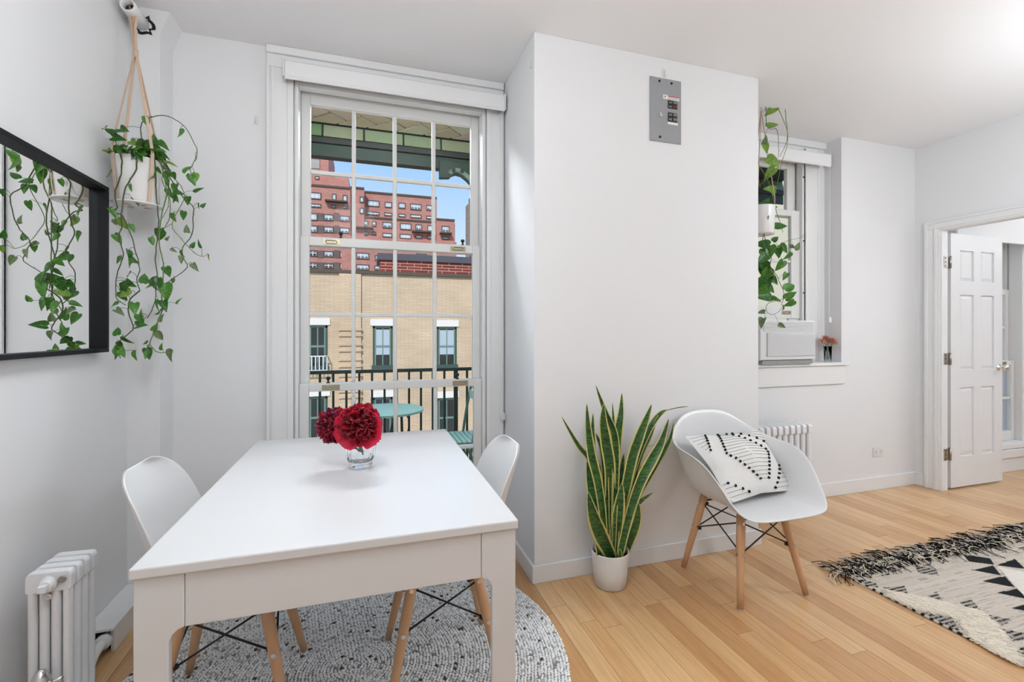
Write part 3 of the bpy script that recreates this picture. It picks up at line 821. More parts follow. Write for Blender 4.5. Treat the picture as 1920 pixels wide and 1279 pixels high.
# low boxed cover over the pipe run, with the radiator supply elbow
r = root('pipe_cover', (-.98, 2.32, 0), 'low white boxed pipe cover along the left wall behind the radiator', 'cover')
B('lid', TRIM, r, XL+.0005, -.926, 2.145, 2.498, .086, .097, .002)
B('side_board', TRIM, r, -.942, -.930, 2.160, 2.498, 0, .0855, .001)
B('cavity_shade_board', DARK, r, XL+.0005, -.9425, 2.185, 2.20, .0005, .0855, 0)  # dark board stands in for the unlit depth of the cover
r = root('supply_pipe', (-.975, 2.1, .05), 'white elbowed steam pipe entering the low pipe cover', 'pipe')
MB().tube(smooth_path([(-.957, 2.18, .052), (-.957, 2.13, .052), (-.952, 2.07, .052), (-.936, 2.00, .05), (-.918, 1.94, .047), (-.911, 1.89, .046)], 5), .017, 14).build('pipe', TRIM, r, smooth=True)
MB().tube([(-.957, 2.122, .052), (-.957, 2.13, .052), (-.957, 2.148, .052), (-.957, 2.156, .052)], [.021, .027, .027, .021], 16).build('coupling', TRIM, r, smooth=True)

# ---------------------------------------------------------------- mirror
def mirror():
    y0, y1, z0, z1 = 1.25, 2.252, 1.1515, 1.811; D = .042; W = .016; xf = XL + .001
    r = root('wall_mirror', (XL, (y0+y1)/2, z0), 'rectangular mirror in a deep blue-black frame on the left wall', 'mirror')
    for (a, b, c, d) in ((y0, y1, z1-W, z1), (y0, y1, z0, z0+W), (y0, y0+W, z0+W, z1-W), (y1-W, y1, z0+W, z1-W)):
        B('frame_bar', FRAMEM, r, xf, xf+D, a, b, c, d, .0015)
    m = bpy.data.materials.new('mirror_silver'); m.use_nodes = True; p = m.node_tree.nodes['Principled BSDF']
    p.inputs['Metallic'].default_value = 1; p.inputs['Roughness'].default_value = .005
    nz = m.node_tree.nodes.new('ShaderNodeTexNoise'); nz.inputs['Scale'].default_value = 2
    cr = m.node_tree.nodes.new('ShaderNodeValToRGB'); cr.color_ramp.elements[0].color = (.93, .94, .935, 1); cr.color_ramp.elements[1].color = (.95, .955, .95, 1)
    m.node_tree.links.new(nz.outputs[0], cr.inputs[0]); m.node_tree.links.new(cr.outputs[0], p.inputs['Base Color'])
    MB().box(xf, xf+.012, y0+W, y1-W, z0+W, z1-W).build('mirror_glass', m, r)
mirror()

# ---------------------------------------------------------------- foliage helpers
LEAFM = []
def leaf_mat(name, c1, c2, vein):
    m = bpy.data.materials.new(name); m.use_nodes = True; n = m.node_tree.nodes; l = m.node_tree.links; p = n['Principled BSDF']
    p.inputs['Roughness'].default_value = .35
    t = n.new('ShaderNodeTexCoord'); mp = n.new('ShaderNodeMapping'); mp.inputs['Scale'].default_value = (1.5, 5, 1); l.new(t.outputs['Object'], mp.inputs[0])
    oi = n.new('ShaderNodeObjectInfo'); ad = n.new('ShaderNodeVectorMath'); l.new(mp.outputs[0], ad.inputs[0]); l.new(oi.outputs['Random'], ad.inputs[1])
    nz = n.new('ShaderNodeTexNoise'); nz.inputs['Scale'].default_value = 2.2; nz.inputs['Detail'].default_value = 3; l.new(ad.outputs[0], nz.inputs[0])
    r = n.new('ShaderNodeValToRGB'); e = r.color_ramp.elements; e[0].position = .3; e[0].color = c1 + (1,); e[1].position = .62; e[1].color = c2 + (1,)
    q = e.new(.74); q.color = vein + (1,)
    l.new(nz.outputs[0], r.inputs[0]); l.new(r.outputs[0], p.inputs['Base Color'])
    try:
        p.inputs['Subsurface Weight'].default_value = 0
    except Exception: pass
    tl = n.new('ShaderNodeBsdfTranslucent'); l.new(r.outputs[0], tl.inputs[0]); mx = n.new('ShaderNodeMixShader'); mx.inputs[0].default_value = .3
    l.new(p.outputs[0], mx.inputs[1]); l.new(tl.outputs[0], mx.inputs[2]); l.new(mx.outputs[0], n['Material Output'].inputs[0])
    return m
def leaf_mesh(name, m, fold=.35, curl=.25, wide=.62):
    """heart-shaped blade, petiole at origin, tip at +y, unit length"""
    prof = [(-.10, .20), (-.06, .34), (.02, .44), (.12, .49), (.28, .48), (.45, .42), (.62, .32), (.78, .19), (.90, .09), (1.0, .0)]
    rows = []
    for i, (y, hw) in enumerate(prof):
        row = []
        for s in (-1, -.5, 0, .5, 1):
            x = s*hw*wide*1.15
            yy = y if s else max(y, -.0 if i < 3 else y)
            if i < 3: yy = y if abs(s) > .6 else y*(abs(s)) + (1-abs(s))*.02*i
            z = abs(x)*fold - curl*yy*yy*.6
            row.append((x, yy, z))
        rows.append(row)
    mb = MB().grid(rows); return mb.mesh(name, m, True)
PG = [leaf_mat('pothos_deep', (.018, .085, .012), (.050, .19, .022), (.16, .34, .05)), leaf_mat('pothos_mid', (.045, .17, .022), (.10, .29, .04), (.26, .42, .10)), leaf_mat('pothos_lime', (.13, .28, .04), (.24, .40, .06), (.42, .52, .18)), leaf_mat('pothos_pale', (.10, .17, .07), (.20, .28, .12), (.34, .40, .22))]
LM = [leaf_mesh('leaf', PG[0], .30, .25), leaf_mesh('leaf', PG[1], .55, .35), leaf_mesh('leaf', PG[2], .35, .2), leaf_mesh('leaf', PG[3], .9, .5), leaf_mesh('leaf', PG[0], .75, .5)]
STEM = mat('vine_stem', (.055, .075, .022), .6, var=.35, scale=40)
STEMG = mat('vine_stem_green', (.13, .20, .045), .6, var=.25, scale=40)
def set_leaf(o, base, tip_dir, nrm, L):
    y = tip_dir.normalized(); x = y.cross(nrm)
    if x.length < 1e-4: x = y.cross(Vector((1, 0, 0)))
    x.normalize(); z = x.cross(y)
    M = Matrix((x, y, z)).transposed().to_4x4() @ Matrix.Diagonal((L, L, L, 1)); M.translation = base
    o.matrix_basis = M
def vine_plant(r, vines, leaves, seed, xmin=None, extra=0, petiole=.7, ymax=None, pot=None):
    rd = random.Random(seed); paths = []
    for (pts, Y0, Y1, rad, g) in vines:
        n = len(pts); P = []
        for i, (u, v) in enumerate(pts):
            Y = Y0 + (Y1-Y0)*i/(n-1) + .008*math.sin(i*1.7+seed)
            q = at(u, v, Y)
            if xmin is not None: q.x = max(q.x, xmin)
            P.append(q)
        if pot:
            c, R0, zr = pot; d = Vector((P[0].x-c[0], P[0].y-c[1], 0))
            if P[0].z > zr - .06 and len(pts) > 3:
                d = d.normalized() if d.length > .02 else Vector((CS, -SN, 0)); e = Vector((c[0], c[1], 0))
                P = [e + d*R0*.45 + Vector((0, 0, zr-.03)), e + d*R0*.8 + Vector((0, 0, zr+.004)), e + d*(R0+.005) + Vector((0, 0, zr+.003))] + ([q for q in P if q.z < zr - .012] if P[1].z < P[0].z else P)
        sp = smooth_path(P, 4)
        sp = [p + Vector((rd.uniform(-1, 1), rd.uniform(-1, 1), rd.uniform(-1, 1)))*.0012 for p in sp]
        paths.append((sp, rad, g, MB()))
    allp = [(p, k) for k, t in enumerate(paths) for p in t[0]]
    L_ = []
    for s in leaves:
        u, v, size = s[:3]; kind = s[3] if len(s) > 3 else None; ang = s[4] if len(s) > 4 else None
        L_.append((u, v, size, kind, ang))
    for (u, v, size, kind, ang) in L_:
        best = min(allp, key=lambda t: (t[0] - at(u, v, t[0].y)).length)
        Y = best[0].y + rd.uniform(-.025, .02)
        if ymax: Y = min(Y, ymax)
        c = at(u, v, Y)
        m = size*zc(u, Y)/F*1.12
        if ang is None: ang = rd.choice((-1, 1))*rd.uniform(10, 60) - 90
        a = math.radians(ang)
        right = Vector((CS, -SN, 0)); upv = Vector((0, 0, 1)); fw = Vector((SN, CS, 0))
        d = right*math.cos(a) + upv*math.sin(a) + fw*rd.uniform(-.5, .5)
        nrm = -fw*rd.uniform(.6, 1) + upv*rd.uniform(.1, .7) + right*rd.uniform(-.8, .8)
        base = c - d.normalized()*m*.45
        if xmin is not None: base.x = max(base.x, xmin + .01)
        k = kind if kind is not None else rd.choice((0, 0, 1, 1, 1, 2, 4))
        o = place('leaf', LM[k], r)
        set_leaf(o, base, d, nrm, m)
        near = min(allp, key=lambda t: (t[0]-base).length)
        mid = (near[0]+base)/2 + Vector((0, 0, .008))
        paths[near[1]][3].tube(smooth_path([near[0], mid, base], 3), .0009, 5)
    # leaves on the sides away from the camera, along the vines
    for _ in range(extra):
        sp, rad, g, mb = rd.choice(paths); p = rd.choice(sp[len(sp)//4:])
        d = Vector((rd.uniform(-1, .3), rd.uniform(-.2, 1), rd.uniform(-.9, .1))); base = p + d.normalized()*rd.uniform(.015, .035)
        if xmin is not None: base.x = max(base.x, xmin + .015); 
        o = place('leaf', LM[rd.choice((0, 1, 1, 2))], r); L = rd.uniform(.032, .052)
        dd = Vector((rd.uniform(-.2, .5), rd.uniform(-.6, .6), -rd.uniform(.4, 1)))
        if xmin is not None and base.x + dd.normalized().x*L < xmin + .012: dd.x = abs(dd.x)*.5
        set_leaf(o, base, dd, Vector((rd.uniform(-1, .4), rd.uniform(-.6, .8), .5)), L)
        mb.tube([p, (p+base)/2 + Vector((0, 0, .004)), base], .0009, 5)
    for (sp, rad, g, mb) in paths:
        n = len(sp); mb.tube(sp, [rad*(1-.45*i/(n-1)) for i in range(n)], 7)
        for i in range(3, n-2, 5):
            q = Vector((rd.uniform(-1, 1), rd.uniform(-1, 1), .3)).normalized(); mb.tube([sp[i], sp[i]+q*.006], [.0013, .0006], 5)
        mb.build('vine', STEMG if g else STEM, r, smooth=True)

# ---------------------------------------------------------------- hanging pothos by the mirror
def plant_one():
    px_, py_ = -.918, 2.315; zr, zb_ = 1.948, 1.765
    r = root('hanging_pothos', (px_, py_, zb_), 'trailing pothos in a white pot hung by tan leather straps beside the mirror', 'plant')
    prof = [(0, zb_), (.062, zb_), (.070, zb_+.01), (.086, zr-.004), (.088, zr), (.084, zr), (.080, zr-.02), (0, zr-.02)]
    MB().lathe(prof[:-1], (px_, py_, 0), 40).build('pot', POTW, r, smooth=True)
    MB().lathe([(0, zr-.022), (.079, zr-.022), (.079, zr-.026), (0, zr-.026)], (px_, py_, 0), 30).build('soil', SOIL, r)
    # tray and straps
    MB().lathe([(0, zb_-.006), (.085, zb_-.006), (.088, zb_-.002), (.085, zb_), (0, zb_)], (px_, py_, 0), 36).build('strap_tray', POTW, r, smooth=True)
    knot = Vector((-.952, 2.385, 2.43)); top = Vector((-.975, 2.41, 2.66))
    for k in range(4):
        a = math.radians(45 + 90*k + 8); c = Vector((math.cos(a), math.sin(a), 0)); t = Vector((-c.y, c.x, 0))
        pts = [top + t*.006*(1 if k % 2 else -1) + Vector(((.018 if k % 2 else -.018), 0, .0)), (top+knot)/2 + c*.008, knot + c*.004]
        pts += [Vector((px_, py_, zr+.02)) + c*.094, Vector((px_, py_, zr-.03)) + c*.0905, Vector((px_, py_, zb_-.003)) + c*.074, Vector((px_, py_, zb_-.0085)) + c*.03]
        rows = []
        for i, p in enumerate(pts):
            w = .0065 if i >= 3 else .0050
            rows.append([p - t*w - c*.0, p + t*w])
        MB().grid(rows).build('strap', LEATHER, r, solid=.0022)
    MB().tube([knot + Vector((0, 0, .02)), knot - Vector((0, 0, .015))], .010, 12).build('strap_knot', LEATHER, r, smooth=True)
    Yp = 2.31
    V = [([(228, 302), (227, 326), (216, 358), (218, 380), (220, 390), (213, 398), (229, 404), (240, 428), (249, 450), (256, 478), (262, 505), (256, 525), (262, 545)], 2.24, 2.22, .0030, 0),
         ([(256, 302), (254, 322), (236, 350), (231, 375), (228, 403), (228, 425), (223, 445), (231, 475), (228, 490), (219, 515), (217, 540), (219, 560), (236, 573)], 2.235, 2.21, .0030, 0),
         ([(286, 304), (292, 340), (293, 370), (297, 405), (296, 440), (291, 485), (295, 512), (293, 530), (291, 560), (285, 580), (276, 597)], 2.28, 2.30, .0028, 0),
         ([(296, 305), (313, 360), (305, 395), (300, 425), (299, 460), (306, 495), (305, 535), (303, 560), (307, 575), (297, 600), (291, 615), (282, 640), (278, 652), (276, 648), (283, 648), (294, 660), (318, 661)], 2.30, 2.34, .0028, 1),
         ([(296, 305), (330, 350), (345, 372), (362, 388), (362, 408), (360, 440), (342, 465), (345, 485), (351, 500), (335, 515), (305, 535)], 2.29, 2.33, .0026, 0),
         ([(266, 285), (265, 262), (264, 240), (270, 226), (285, 219), (309, 217), (330, 225), (348, 240), (362, 265), (370, 285), (363, 305), (355, 318)], 2.32, 2.30, .0024, 0),
         ([(262, 545), (245, 560), (240, 580), (247, 605), (249, 618), (230, 635), (219, 645), (221, 660), (226, 672)], 2.22, 2.20, .0026, 0),
         ([(296, 308), (322, 330), (340, 350), (345, 375), (322, 420), (340, 448), (360, 470), (375, 480), (386, 480)], 2.31, 2.36, .0020, 1),
         ([(292, 304), (319, 380), (317, 410), (310, 425), (322, 420)], 2.33, 2.36, .0022, 1),
         ([(240, 296), (226, 285), (213, 312), (200, 332)], 2.28, 2.27, .0040, 1),
         ([(292, 302), (303, 335), (316, 372), (310, 400), (296, 418)], 2.36, 2.38, .0020, 1)]
    L = [(195, 240, 15, 0, 175), (206, 246, 17, 0, 150), (222, 247, 24, 0, 20), (232, 243, 20, 0, -20), (221, 259, 22, 4, -10), (211, 281, 21, 0, -160), (251, 268, 20, 2, -30), (263, 276, 26, 0, -120), (275, 268, 20, 0, 10), (286, 272, 20, 0, -10), (289, 262, 18, 0, 80), (305, 273, 20, 4, -25), (250, 290, 22, 0, -140), (272, 290, 20, 1, -50), (295, 290, 16, 0, -100), (236, 280, 18, 1, 60), (262, 292, 18, 4, -80),
         (281, 337, 26, 1, -140), (246, 353, 12, 1, -110), (274, 356, 20, 1, -115), (314, 331, 24, 1, -85), (298, 320, 12, 0, -70), (324, 329, 18, 0, -40), (352, 318, 18, 1, 50), (373, 356, 17, 0, 50), (352, 376, 16, 0, -80), (334, 362, 18, 0, -5), (344, 404, 15, 0, -100), (364, 344, 10, 3, -90), (382, 385, 10, 4, 60), (373, 387, 11, 0, -100), (216, 417, 11, 3, -100), (248, 428, 14, 1, -60), (350, 429, 13, 3, 80), (304, 430, 12, 3, 75), (318, 362, 16, 1, -80), (329, 372, 14, 1, -60), (316, 345, 16, 0, -100),
         (221, 448, 18, 1, -60), (251, 487, 20, 1, -40), (244, 497, 17, 1, -150), (241, 515, 15, 0, -150), (315, 447, 9, 3, 60), (326, 469, 10, 3, -50), (362, 459, 12, 0, 70), (374, 457, 14, 0, 110), (392, 484, 12, 2, -110), (342, 477, 13, 1, -100), (340, 487, 13, 3, -80), (366, 501, 15, 3, -60), (314, 509, 20, 0, -55), (270, 522, 20, 0, 100), (286, 527, 26, 0, 170), (285, 535, 24, 2, -160), (245, 532, 18, 0, -40), (232, 537, 18, 0, -130), (324, 527, 9, 3, -100), (298, 530, 18, 0, -80),
         (232, 541, 20, 0, -120), (234, 551, 22, 2, -150), (235, 561, 13, 2, -120), (214, 572, 17, 1, 190), (224, 585, 16, 3, -30), (311, 547, 30, 1, -80), (308, 573, 20, 4, -60), (336, 564, 13, 1, 75), (252, 578, 22, 1, -65), (266, 590, 19, 1, 110), (264, 598, 20, 1, -60), (263, 610, 21, 4, 10), (304, 596, 14, 3, 85), (291, 614, 14, 1, 60), (220, 621, 18, 0, 115), (239, 638, 20, 0, -50), (226, 647, 14, 0, -70), (229, 662, 18, 1, -40), (254, 666, 19, 1, -75), (299, 630, 17, 3, -65), (272, 643, 13, 0, 180), (303, 650, 12, 1, 90), (321, 667, 21, 3, -110)]
    vine_plant(r, V, L, 11, xmin=XL+.014, extra=26, pot=((px_, py_), .088, zr))
    rd = random.Random(77)
    for k in range(34):
        a = rd.uniform(0, 6.28); q = rd.uniform(.02, .095); b = Vector((px_ + q*math.cos(a), py_ + q*math.sin(a), zr + rd.uniform(.0, .085)*(1.15 - q/.1)))
        b.x = max(b.x, XL + .035); d = Vector((math.cos(a), math.sin(a), rd.uniform(-.7, .35)))
        L2 = rd.uniform(.044, .070)
        if b.x + d.normalized().x*L2 < XL + .012: d.x = abs(d.x)*.3
        o = place('leaf', LM[rd.choice((0, 0, 0, 1, 4, 2))], r); set_leaf(o, b, d, Vector((rd.uniform(-.4, .4), -.6, .8)), L2)
        MB().tube([(px_ + q*.4*math.cos(a), py_ + q*.4*math.sin(a), zr - .024), (b + Vector((px_, py_, zr)))/2, b], .0011, 5).build('petiole', STEMG, r)
plant_one()
r = root('pipe_stub', (-.975, 2.45, 2.63), 'open white pipe stub poking out of the corner chase near the ceiling', 'pipe')
prof = [(.021, 2.50), (.030, 2.50), (.030, 2.372), (.027, 2.365), (.022, 2.368), (.021, 2.40)]
n = 24; rows = [[(-.975 + q*math.cos(2*math.pi*i/n), y, 2.628 + q*math.sin(2*math.pi*i/n)) for i in range(n)] for (q, y) in prof]
MB().grid(rows, wrap=True).build('pipe', TRIM, r, smooth=True)
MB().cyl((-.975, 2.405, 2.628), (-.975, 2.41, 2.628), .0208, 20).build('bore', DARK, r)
rd = random.Random(4); n = 22
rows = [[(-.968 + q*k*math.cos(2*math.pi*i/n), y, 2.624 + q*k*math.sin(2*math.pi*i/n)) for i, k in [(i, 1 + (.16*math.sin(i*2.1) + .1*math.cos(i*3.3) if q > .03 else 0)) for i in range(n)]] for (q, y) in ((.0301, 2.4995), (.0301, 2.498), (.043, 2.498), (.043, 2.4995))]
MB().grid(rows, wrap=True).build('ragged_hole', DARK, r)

# ---------------------------------------------------------------- hanging pothos behind the pier
def plant_two():
    Yp = 2.40; c = at(1420, 415, Yp); zr = at(1430, 389, Yp).z; zb_ = at(1430, 441, Yp).z
    cx = X_(1446, Yp) - .085
    r = root('hanging_pothos', (cx, Yp, zb_), 'trailing pothos hanging in the window niche half behind the pier', 'plant')
    MB().lathe([(0, zb_), (.070, zb_), (.076, zb_+.01), (.083, zr-.004), (.084, zr), (.080, zr), (.077, zr-.02)], (cx, Yp, 0), 36).build('pot', POTW, r, smooth=True)
    MB().lathe([(0, zr-.022), (.078, zr-.022), (.078, zr-.026), (0, zr-.026)], (cx, Yp, 0), 28).build('soil', SOIL, r)
    top = Vector((cx, Yp, ZC-.02))
    for k in range(3):
        a = math.radians(90 + 120*k); d = Vector((math.cos(a), math.sin(a), 0))
        MB().tube([top, Vector((cx, Yp, zr+.06)) + d*.082, Vector((cx, Yp, zb_)) + d*.078, Vector((cx, Yp, zb_-.008))], .0028, 8).build('strap', LEATHER, r, smooth=True)
    MB().tube([top - Vector((0, 0, .01)), Vector((cx, Yp, ZC-.0005))], .006, 10).build('ceiling_hook', CHROME, r)
    V = [([(1405, 240), (1412, 190), (1423, 178), (1440, 179), (1468, 196), (1474, 226), (1476, 261), (1462, 294)], 2.42, 2.36, .0030, 1),
         ([(1405, 250), (1414, 195), (1424, 187), (1442, 188), (1456, 200), (1473, 235), (1477, 265), (1464, 312), (1456, 354)], 2.40, 2.36, .0028, 1),
         ([(1408, 230), (1418, 192), (1428, 188), (1436, 202), (1437, 232), (1444, 242), (1457, 244), (1460, 284), (1457, 298)], 2.39, 2.37, .0024, 0),
         ([(1420, 300), (1426, 315), (1442, 343), (1456, 397), (1463, 418), (1468, 436)], 2.38, 2.37, .0028, 1),
         ([(1440, 330), (1435, 338), (1420, 355), (1423, 385), (1439, 404), (1432, 425), (1434, 445), (1446, 480), (1444, 500), (1456, 516), (1462, 530), (1469, 545), (1469, 560), (1465, 572)], 2.36, 2.35, .0028, 0),
         ([(1445, 480), (1455, 465), (1475, 452), (1500, 446), (1507, 440)], 2.36, 2.44, .0018, 1),
         ([(1470, 560), (1442, 568), (1436, 580), (1445, 590), (1458, 586), (1466, 576)], 2.35, 2.36, .0020, 0),
         ([(1440, 400), (1430, 450), (1436, 500), (1428, 540), (1440, 560)], 2.37, 2.37, .0026, 0)]
    L = [(1435, 165, 16, 3, 60), (1462, 195, 14, 2, 120), (1446, 206, 24, 2, -130), (1449, 235, 22, 2, 20), (1434, 261, 14, 3, 60), (1435, 277, 20, 2, -80), (1449, 304, 27, 2, -40), (1443, 326, 24, 2, -130), (1443, 355, 20, 2, 170), (1450, 360, 14, 2, -70), (1437, 380, 20, 0, 60), (1447, 386, 18, 0, -10), (1443, 412, 14, 0, -80), (1464, 424, 22, 0, 10), (1454, 448, 14, 0, 40), (1429, 458, 24, 0, 170), (1460, 474, 18, 0, -100), (1469, 466, 18, 1, -60), (1482, 460, 14, 3, 60), (1495, 461, 14, 3, 50), (1444, 472, 24, 1, -100), (1429, 485, 24, 0, -140), (1434, 476, 22, 1, -60), (1476, 480, 16, 1, -120), (1462, 498, 20, 1, -120), (1432, 506, 28, 0, -90), (1446, 509, 24, 0, -60), (1434, 517, 28, 1, -110), (1472, 518, 14, 1, -120), (1427, 533, 22, 0, -100), (1444, 541, 24, 0, -30), (1481, 538, 24, 1, 30), (1482, 554, 20, 1, 40), (1432, 557, 26, 0, 180), (1442, 558, 24, 0, -20), (1457, 562, 20, 0, -10), (1480, 569, 18, 1, -140), (1468, 578, 10, 3, -60), (1427, 586, 12, 3, 180), (1429, 605, 18, 3, -120), (1466, 611, 12, 3, -30), (1440, 525, 24, 0, -90), (1428, 545, 24, 1, -150), (1450, 525, 20, 0, -50), (1426, 500, 22, 0, -60)]
    vine_plant(r, V, L, 23, ymax=2.5)
plant_two()

# ---------------------------------------------------------------- snake plant
def snake_plant():
    px_, py_ = 1.133, 2.006
    r = root('snake_plant', (px_, py_, 0), 'tall snake plant with yellow-edged leaves in a round white pot by the pier', 'plant')
    MB().lathe([(0, .0005), (.070, .0005), (.076, .004), (.084, .08), (.0905, .165), (.0905, .170), (.087, .170), (.085, .15), (.084, .12)], (px_, py_, 0), 48).build('pot', POTW, r, smooth=True)
    MB().lathe([(0, .142), (.085, .140), (.085, .132), (0, .132)], (px_, py_, 0), 32).build('soil', SOIL, r)
    m = bpy.data.materials.new('snake_leaf'); m.use_nodes = True; n = m.node_tree.nodes; l = m.node_tree.links; p = n['Principled BSDF']
    p.inputs['Roughness'].default_value = .32
    a = n.new('ShaderNodeAttribute'); a.attribute_name = 'Col'; s = n.new('ShaderNodeSeparateColor'); l.new(a.outputs['Color'], s.inputs[0])
    t = n.new('ShaderNodeTexCoord'); mp = n.new('ShaderNodeMapping'); mp.inputs['Scale'].default_value = (14, 14, 60); l.new(t.outputs['Object'], mp.inputs[0])
    nz = n.new('ShaderNodeTexNoise'); nz.inputs['Scale'].default_value = 2.0; nz.inputs['Detail'].default_value = 4; nz.inputs['Distortion'].default_value = 1.5; l.new(mp.outputs[0], nz.inputs[0])
    rg = n.new('ShaderNodeValToRGB'); e = rg.color_ramp.elements; e[0].position = .36; e[0].color = (.006, .030, .010, 1); e[1].position = .66; e[1].color = (.055, .20, .040, 1); l.new(nz.outputs[0], rg.inputs[0])
    ed = n.new('ShaderNodeValToRGB'); ed.color_ramp.interpolation = 'EASE'; e = ed.color_ramp.elements; e[0].position = .72; e[0].color = (0, 0, 0, 1); e[1].position = .80; e[1].color = (1, 1, 1, 1); l.new(s.outputs[0], ed.inputs[0])
    mx = n.new('ShaderNodeMix'); mx.data_type = 'RGBA'; l.new(ed.outputs[0], mx.inputs[0]); l.new(rg.outputs[0], mx.inputs[6]); mx.inputs[7].default_value = (.62, .56, .20, 1); l.new(mx.outputs[2], p.inputs['Base Color'])
    rd = random.Random(6)
    def leaf(path, w, dY=0.0, tw=0.0, base=None):
        n_ = len(path); P = []
        for i, (u, v) in enumerate(path):          # tip first
            k = i/(n_-1); Y = py_ + dY*(1-k) + (base or 0)*k
            P.append(at(u, v, Y))
        sp = smooth_path(P, 5); sp.reverse()       # base first
        N = len(sp); mb = MB(); rows = []; col = []
        W = w*zc(1140, py_)/F*.45
        for i, q in enumerate(sp):
            t_ = i/(N-1)
            d = (sp[min(i+1, N-1)] - sp[max(i-1, 0)]).normalized()
            ang = tw*t_ + rd.uniform(-.02, .02)
            rt = Vector((CS, -SN, 0)); x = (rt - d*rt.dot(d)).normalized(); z = x.cross(d)
            x2 = x*math.cos(ang) + z*math.sin(ang); z2 = d.cross(x2)
            prof = (.62 + .38*min(1, t_*2.2)) if t_ < .55 else max(0.0, 1 - ((t_-.55)/.45)**1.8)
            ww = W*prof + .0006
            row = []
            for s_ in (-1, -.8, -.4, 0, .4, .8, 1):
                row.append(q + x2*s_*ww - z2*abs(s_)**1.6*ww*.42*(1 if True else -1)); col.append((abs(s_), t_, 0, 1))
            rows.append(row)
        mb.grid(rows); mb.col = col
        mb.build('leaf', m, r, smooth=True, solid=.0018)
    S = [([(1053, 781), (1085, 835), (1108, 862), (1121, 905), (1128, 970), (1130, 1042)], 15, -.03, .3),
         ([(1100, 757), (1102, 800), (1108, 850), (1121, 905), (1130, 970), (1135, 1046)], 19, -.05, -.2),
         ([(1117, 722), (1134, 768), (1151, 810), (1155, 860), (1152, 950), (1147, 1044)], 16, -.02, .6),
         ([(1132, 757), (1131, 790), (1136, 830), (1143, 880), (1142, 960), (1142, 1046)], 24, -.06, .1),
         ([(1166, 737), (1164, 775), (1158, 815), (1152, 880), (1148, 960), (1143, 1042)], 20, .04, .2),
         ([(1148, 755), (1150, 800), (1154, 850), (1153, 940), (1150, 1040)], 12, .02, -.5),
         ([(1222, 758), (1212, 785), (1199, 818), (1186, 855), (1174, 910), (1160, 980), (1151, 1046)], 22, -.05, .3),
         ([(1234, 778), (1217, 818), (1196, 860), (1181, 920), (1168, 980), (1156, 1042)], 18, -.01, -.3),
         ([(1291, 762), (1262, 767), (1238, 777), (1214, 812), (1190, 872), (1172, 950), (1160, 1040)], 14, .0, .9),
         ([(1254, 785), (1240, 828), (1222, 862), (1201, 902), (1181, 960), (1160, 1046)], 23, -.06, .2),
         ([(1264, 788), (1258, 820), (1246, 845), (1220, 888), (1191, 940), (1168, 1000), (1158, 1046)], 13, -.03, 1.0),
         ([(1103, 923), (1113, 965), (1127, 1003), (1140, 1030), (1147, 1048)], 32, -.10, .35),
         ([(1225, 923), (1204, 938), (1186, 952), (1174, 985), (1164, 1038)], 13, -.04, .2),
         ([(1197, 942), (1193, 975), (1182, 1010), (1170, 1042)], 22, -.07, -.2),
         ([(1166, 906), (1160, 950), (1154, 1000), (1151, 1046)], 26, -.05, .0),
         ([(1101, 862), (1108, 915), (1117, 975), (1124, 1040)], 20, .03, .1),
         ([(1124, 868), (1128, 930), (1131, 990), (1132, 1040)], 17, .02, -.3),
         ([(1199, 868), (1200, 900), (1190, 945), (1176, 1000), (1164, 1040)], 18, .03, .2),
         ([(1117, 812), (1131, 850), (1136, 920), (1139, 1040)], 14, .04, .6),
         ([(1170, 850), (1164, 900), (1158, 960), (1152, 1040)], 16, .05, .4),
         ([(1112, 775), (1111, 815), (1112, 860), (1122, 930), (1128, 1040)], 13, .03, .2),
         ([(1226, 835), (1206, 843), (1192, 868), (1180, 930), (1166, 1040)], 12, .04, .5),
         ([(1162, 1029), (1162, 1040), (1162, 1050)], 8, -.075, .0, -.075)]
    for q in S:
        path, w_, dY, tw = q[:4]
        leaf(path, w_, dY, tw, q[4] if len(q) > 4 else rd.uniform(-.045, .03))
snake_plant()

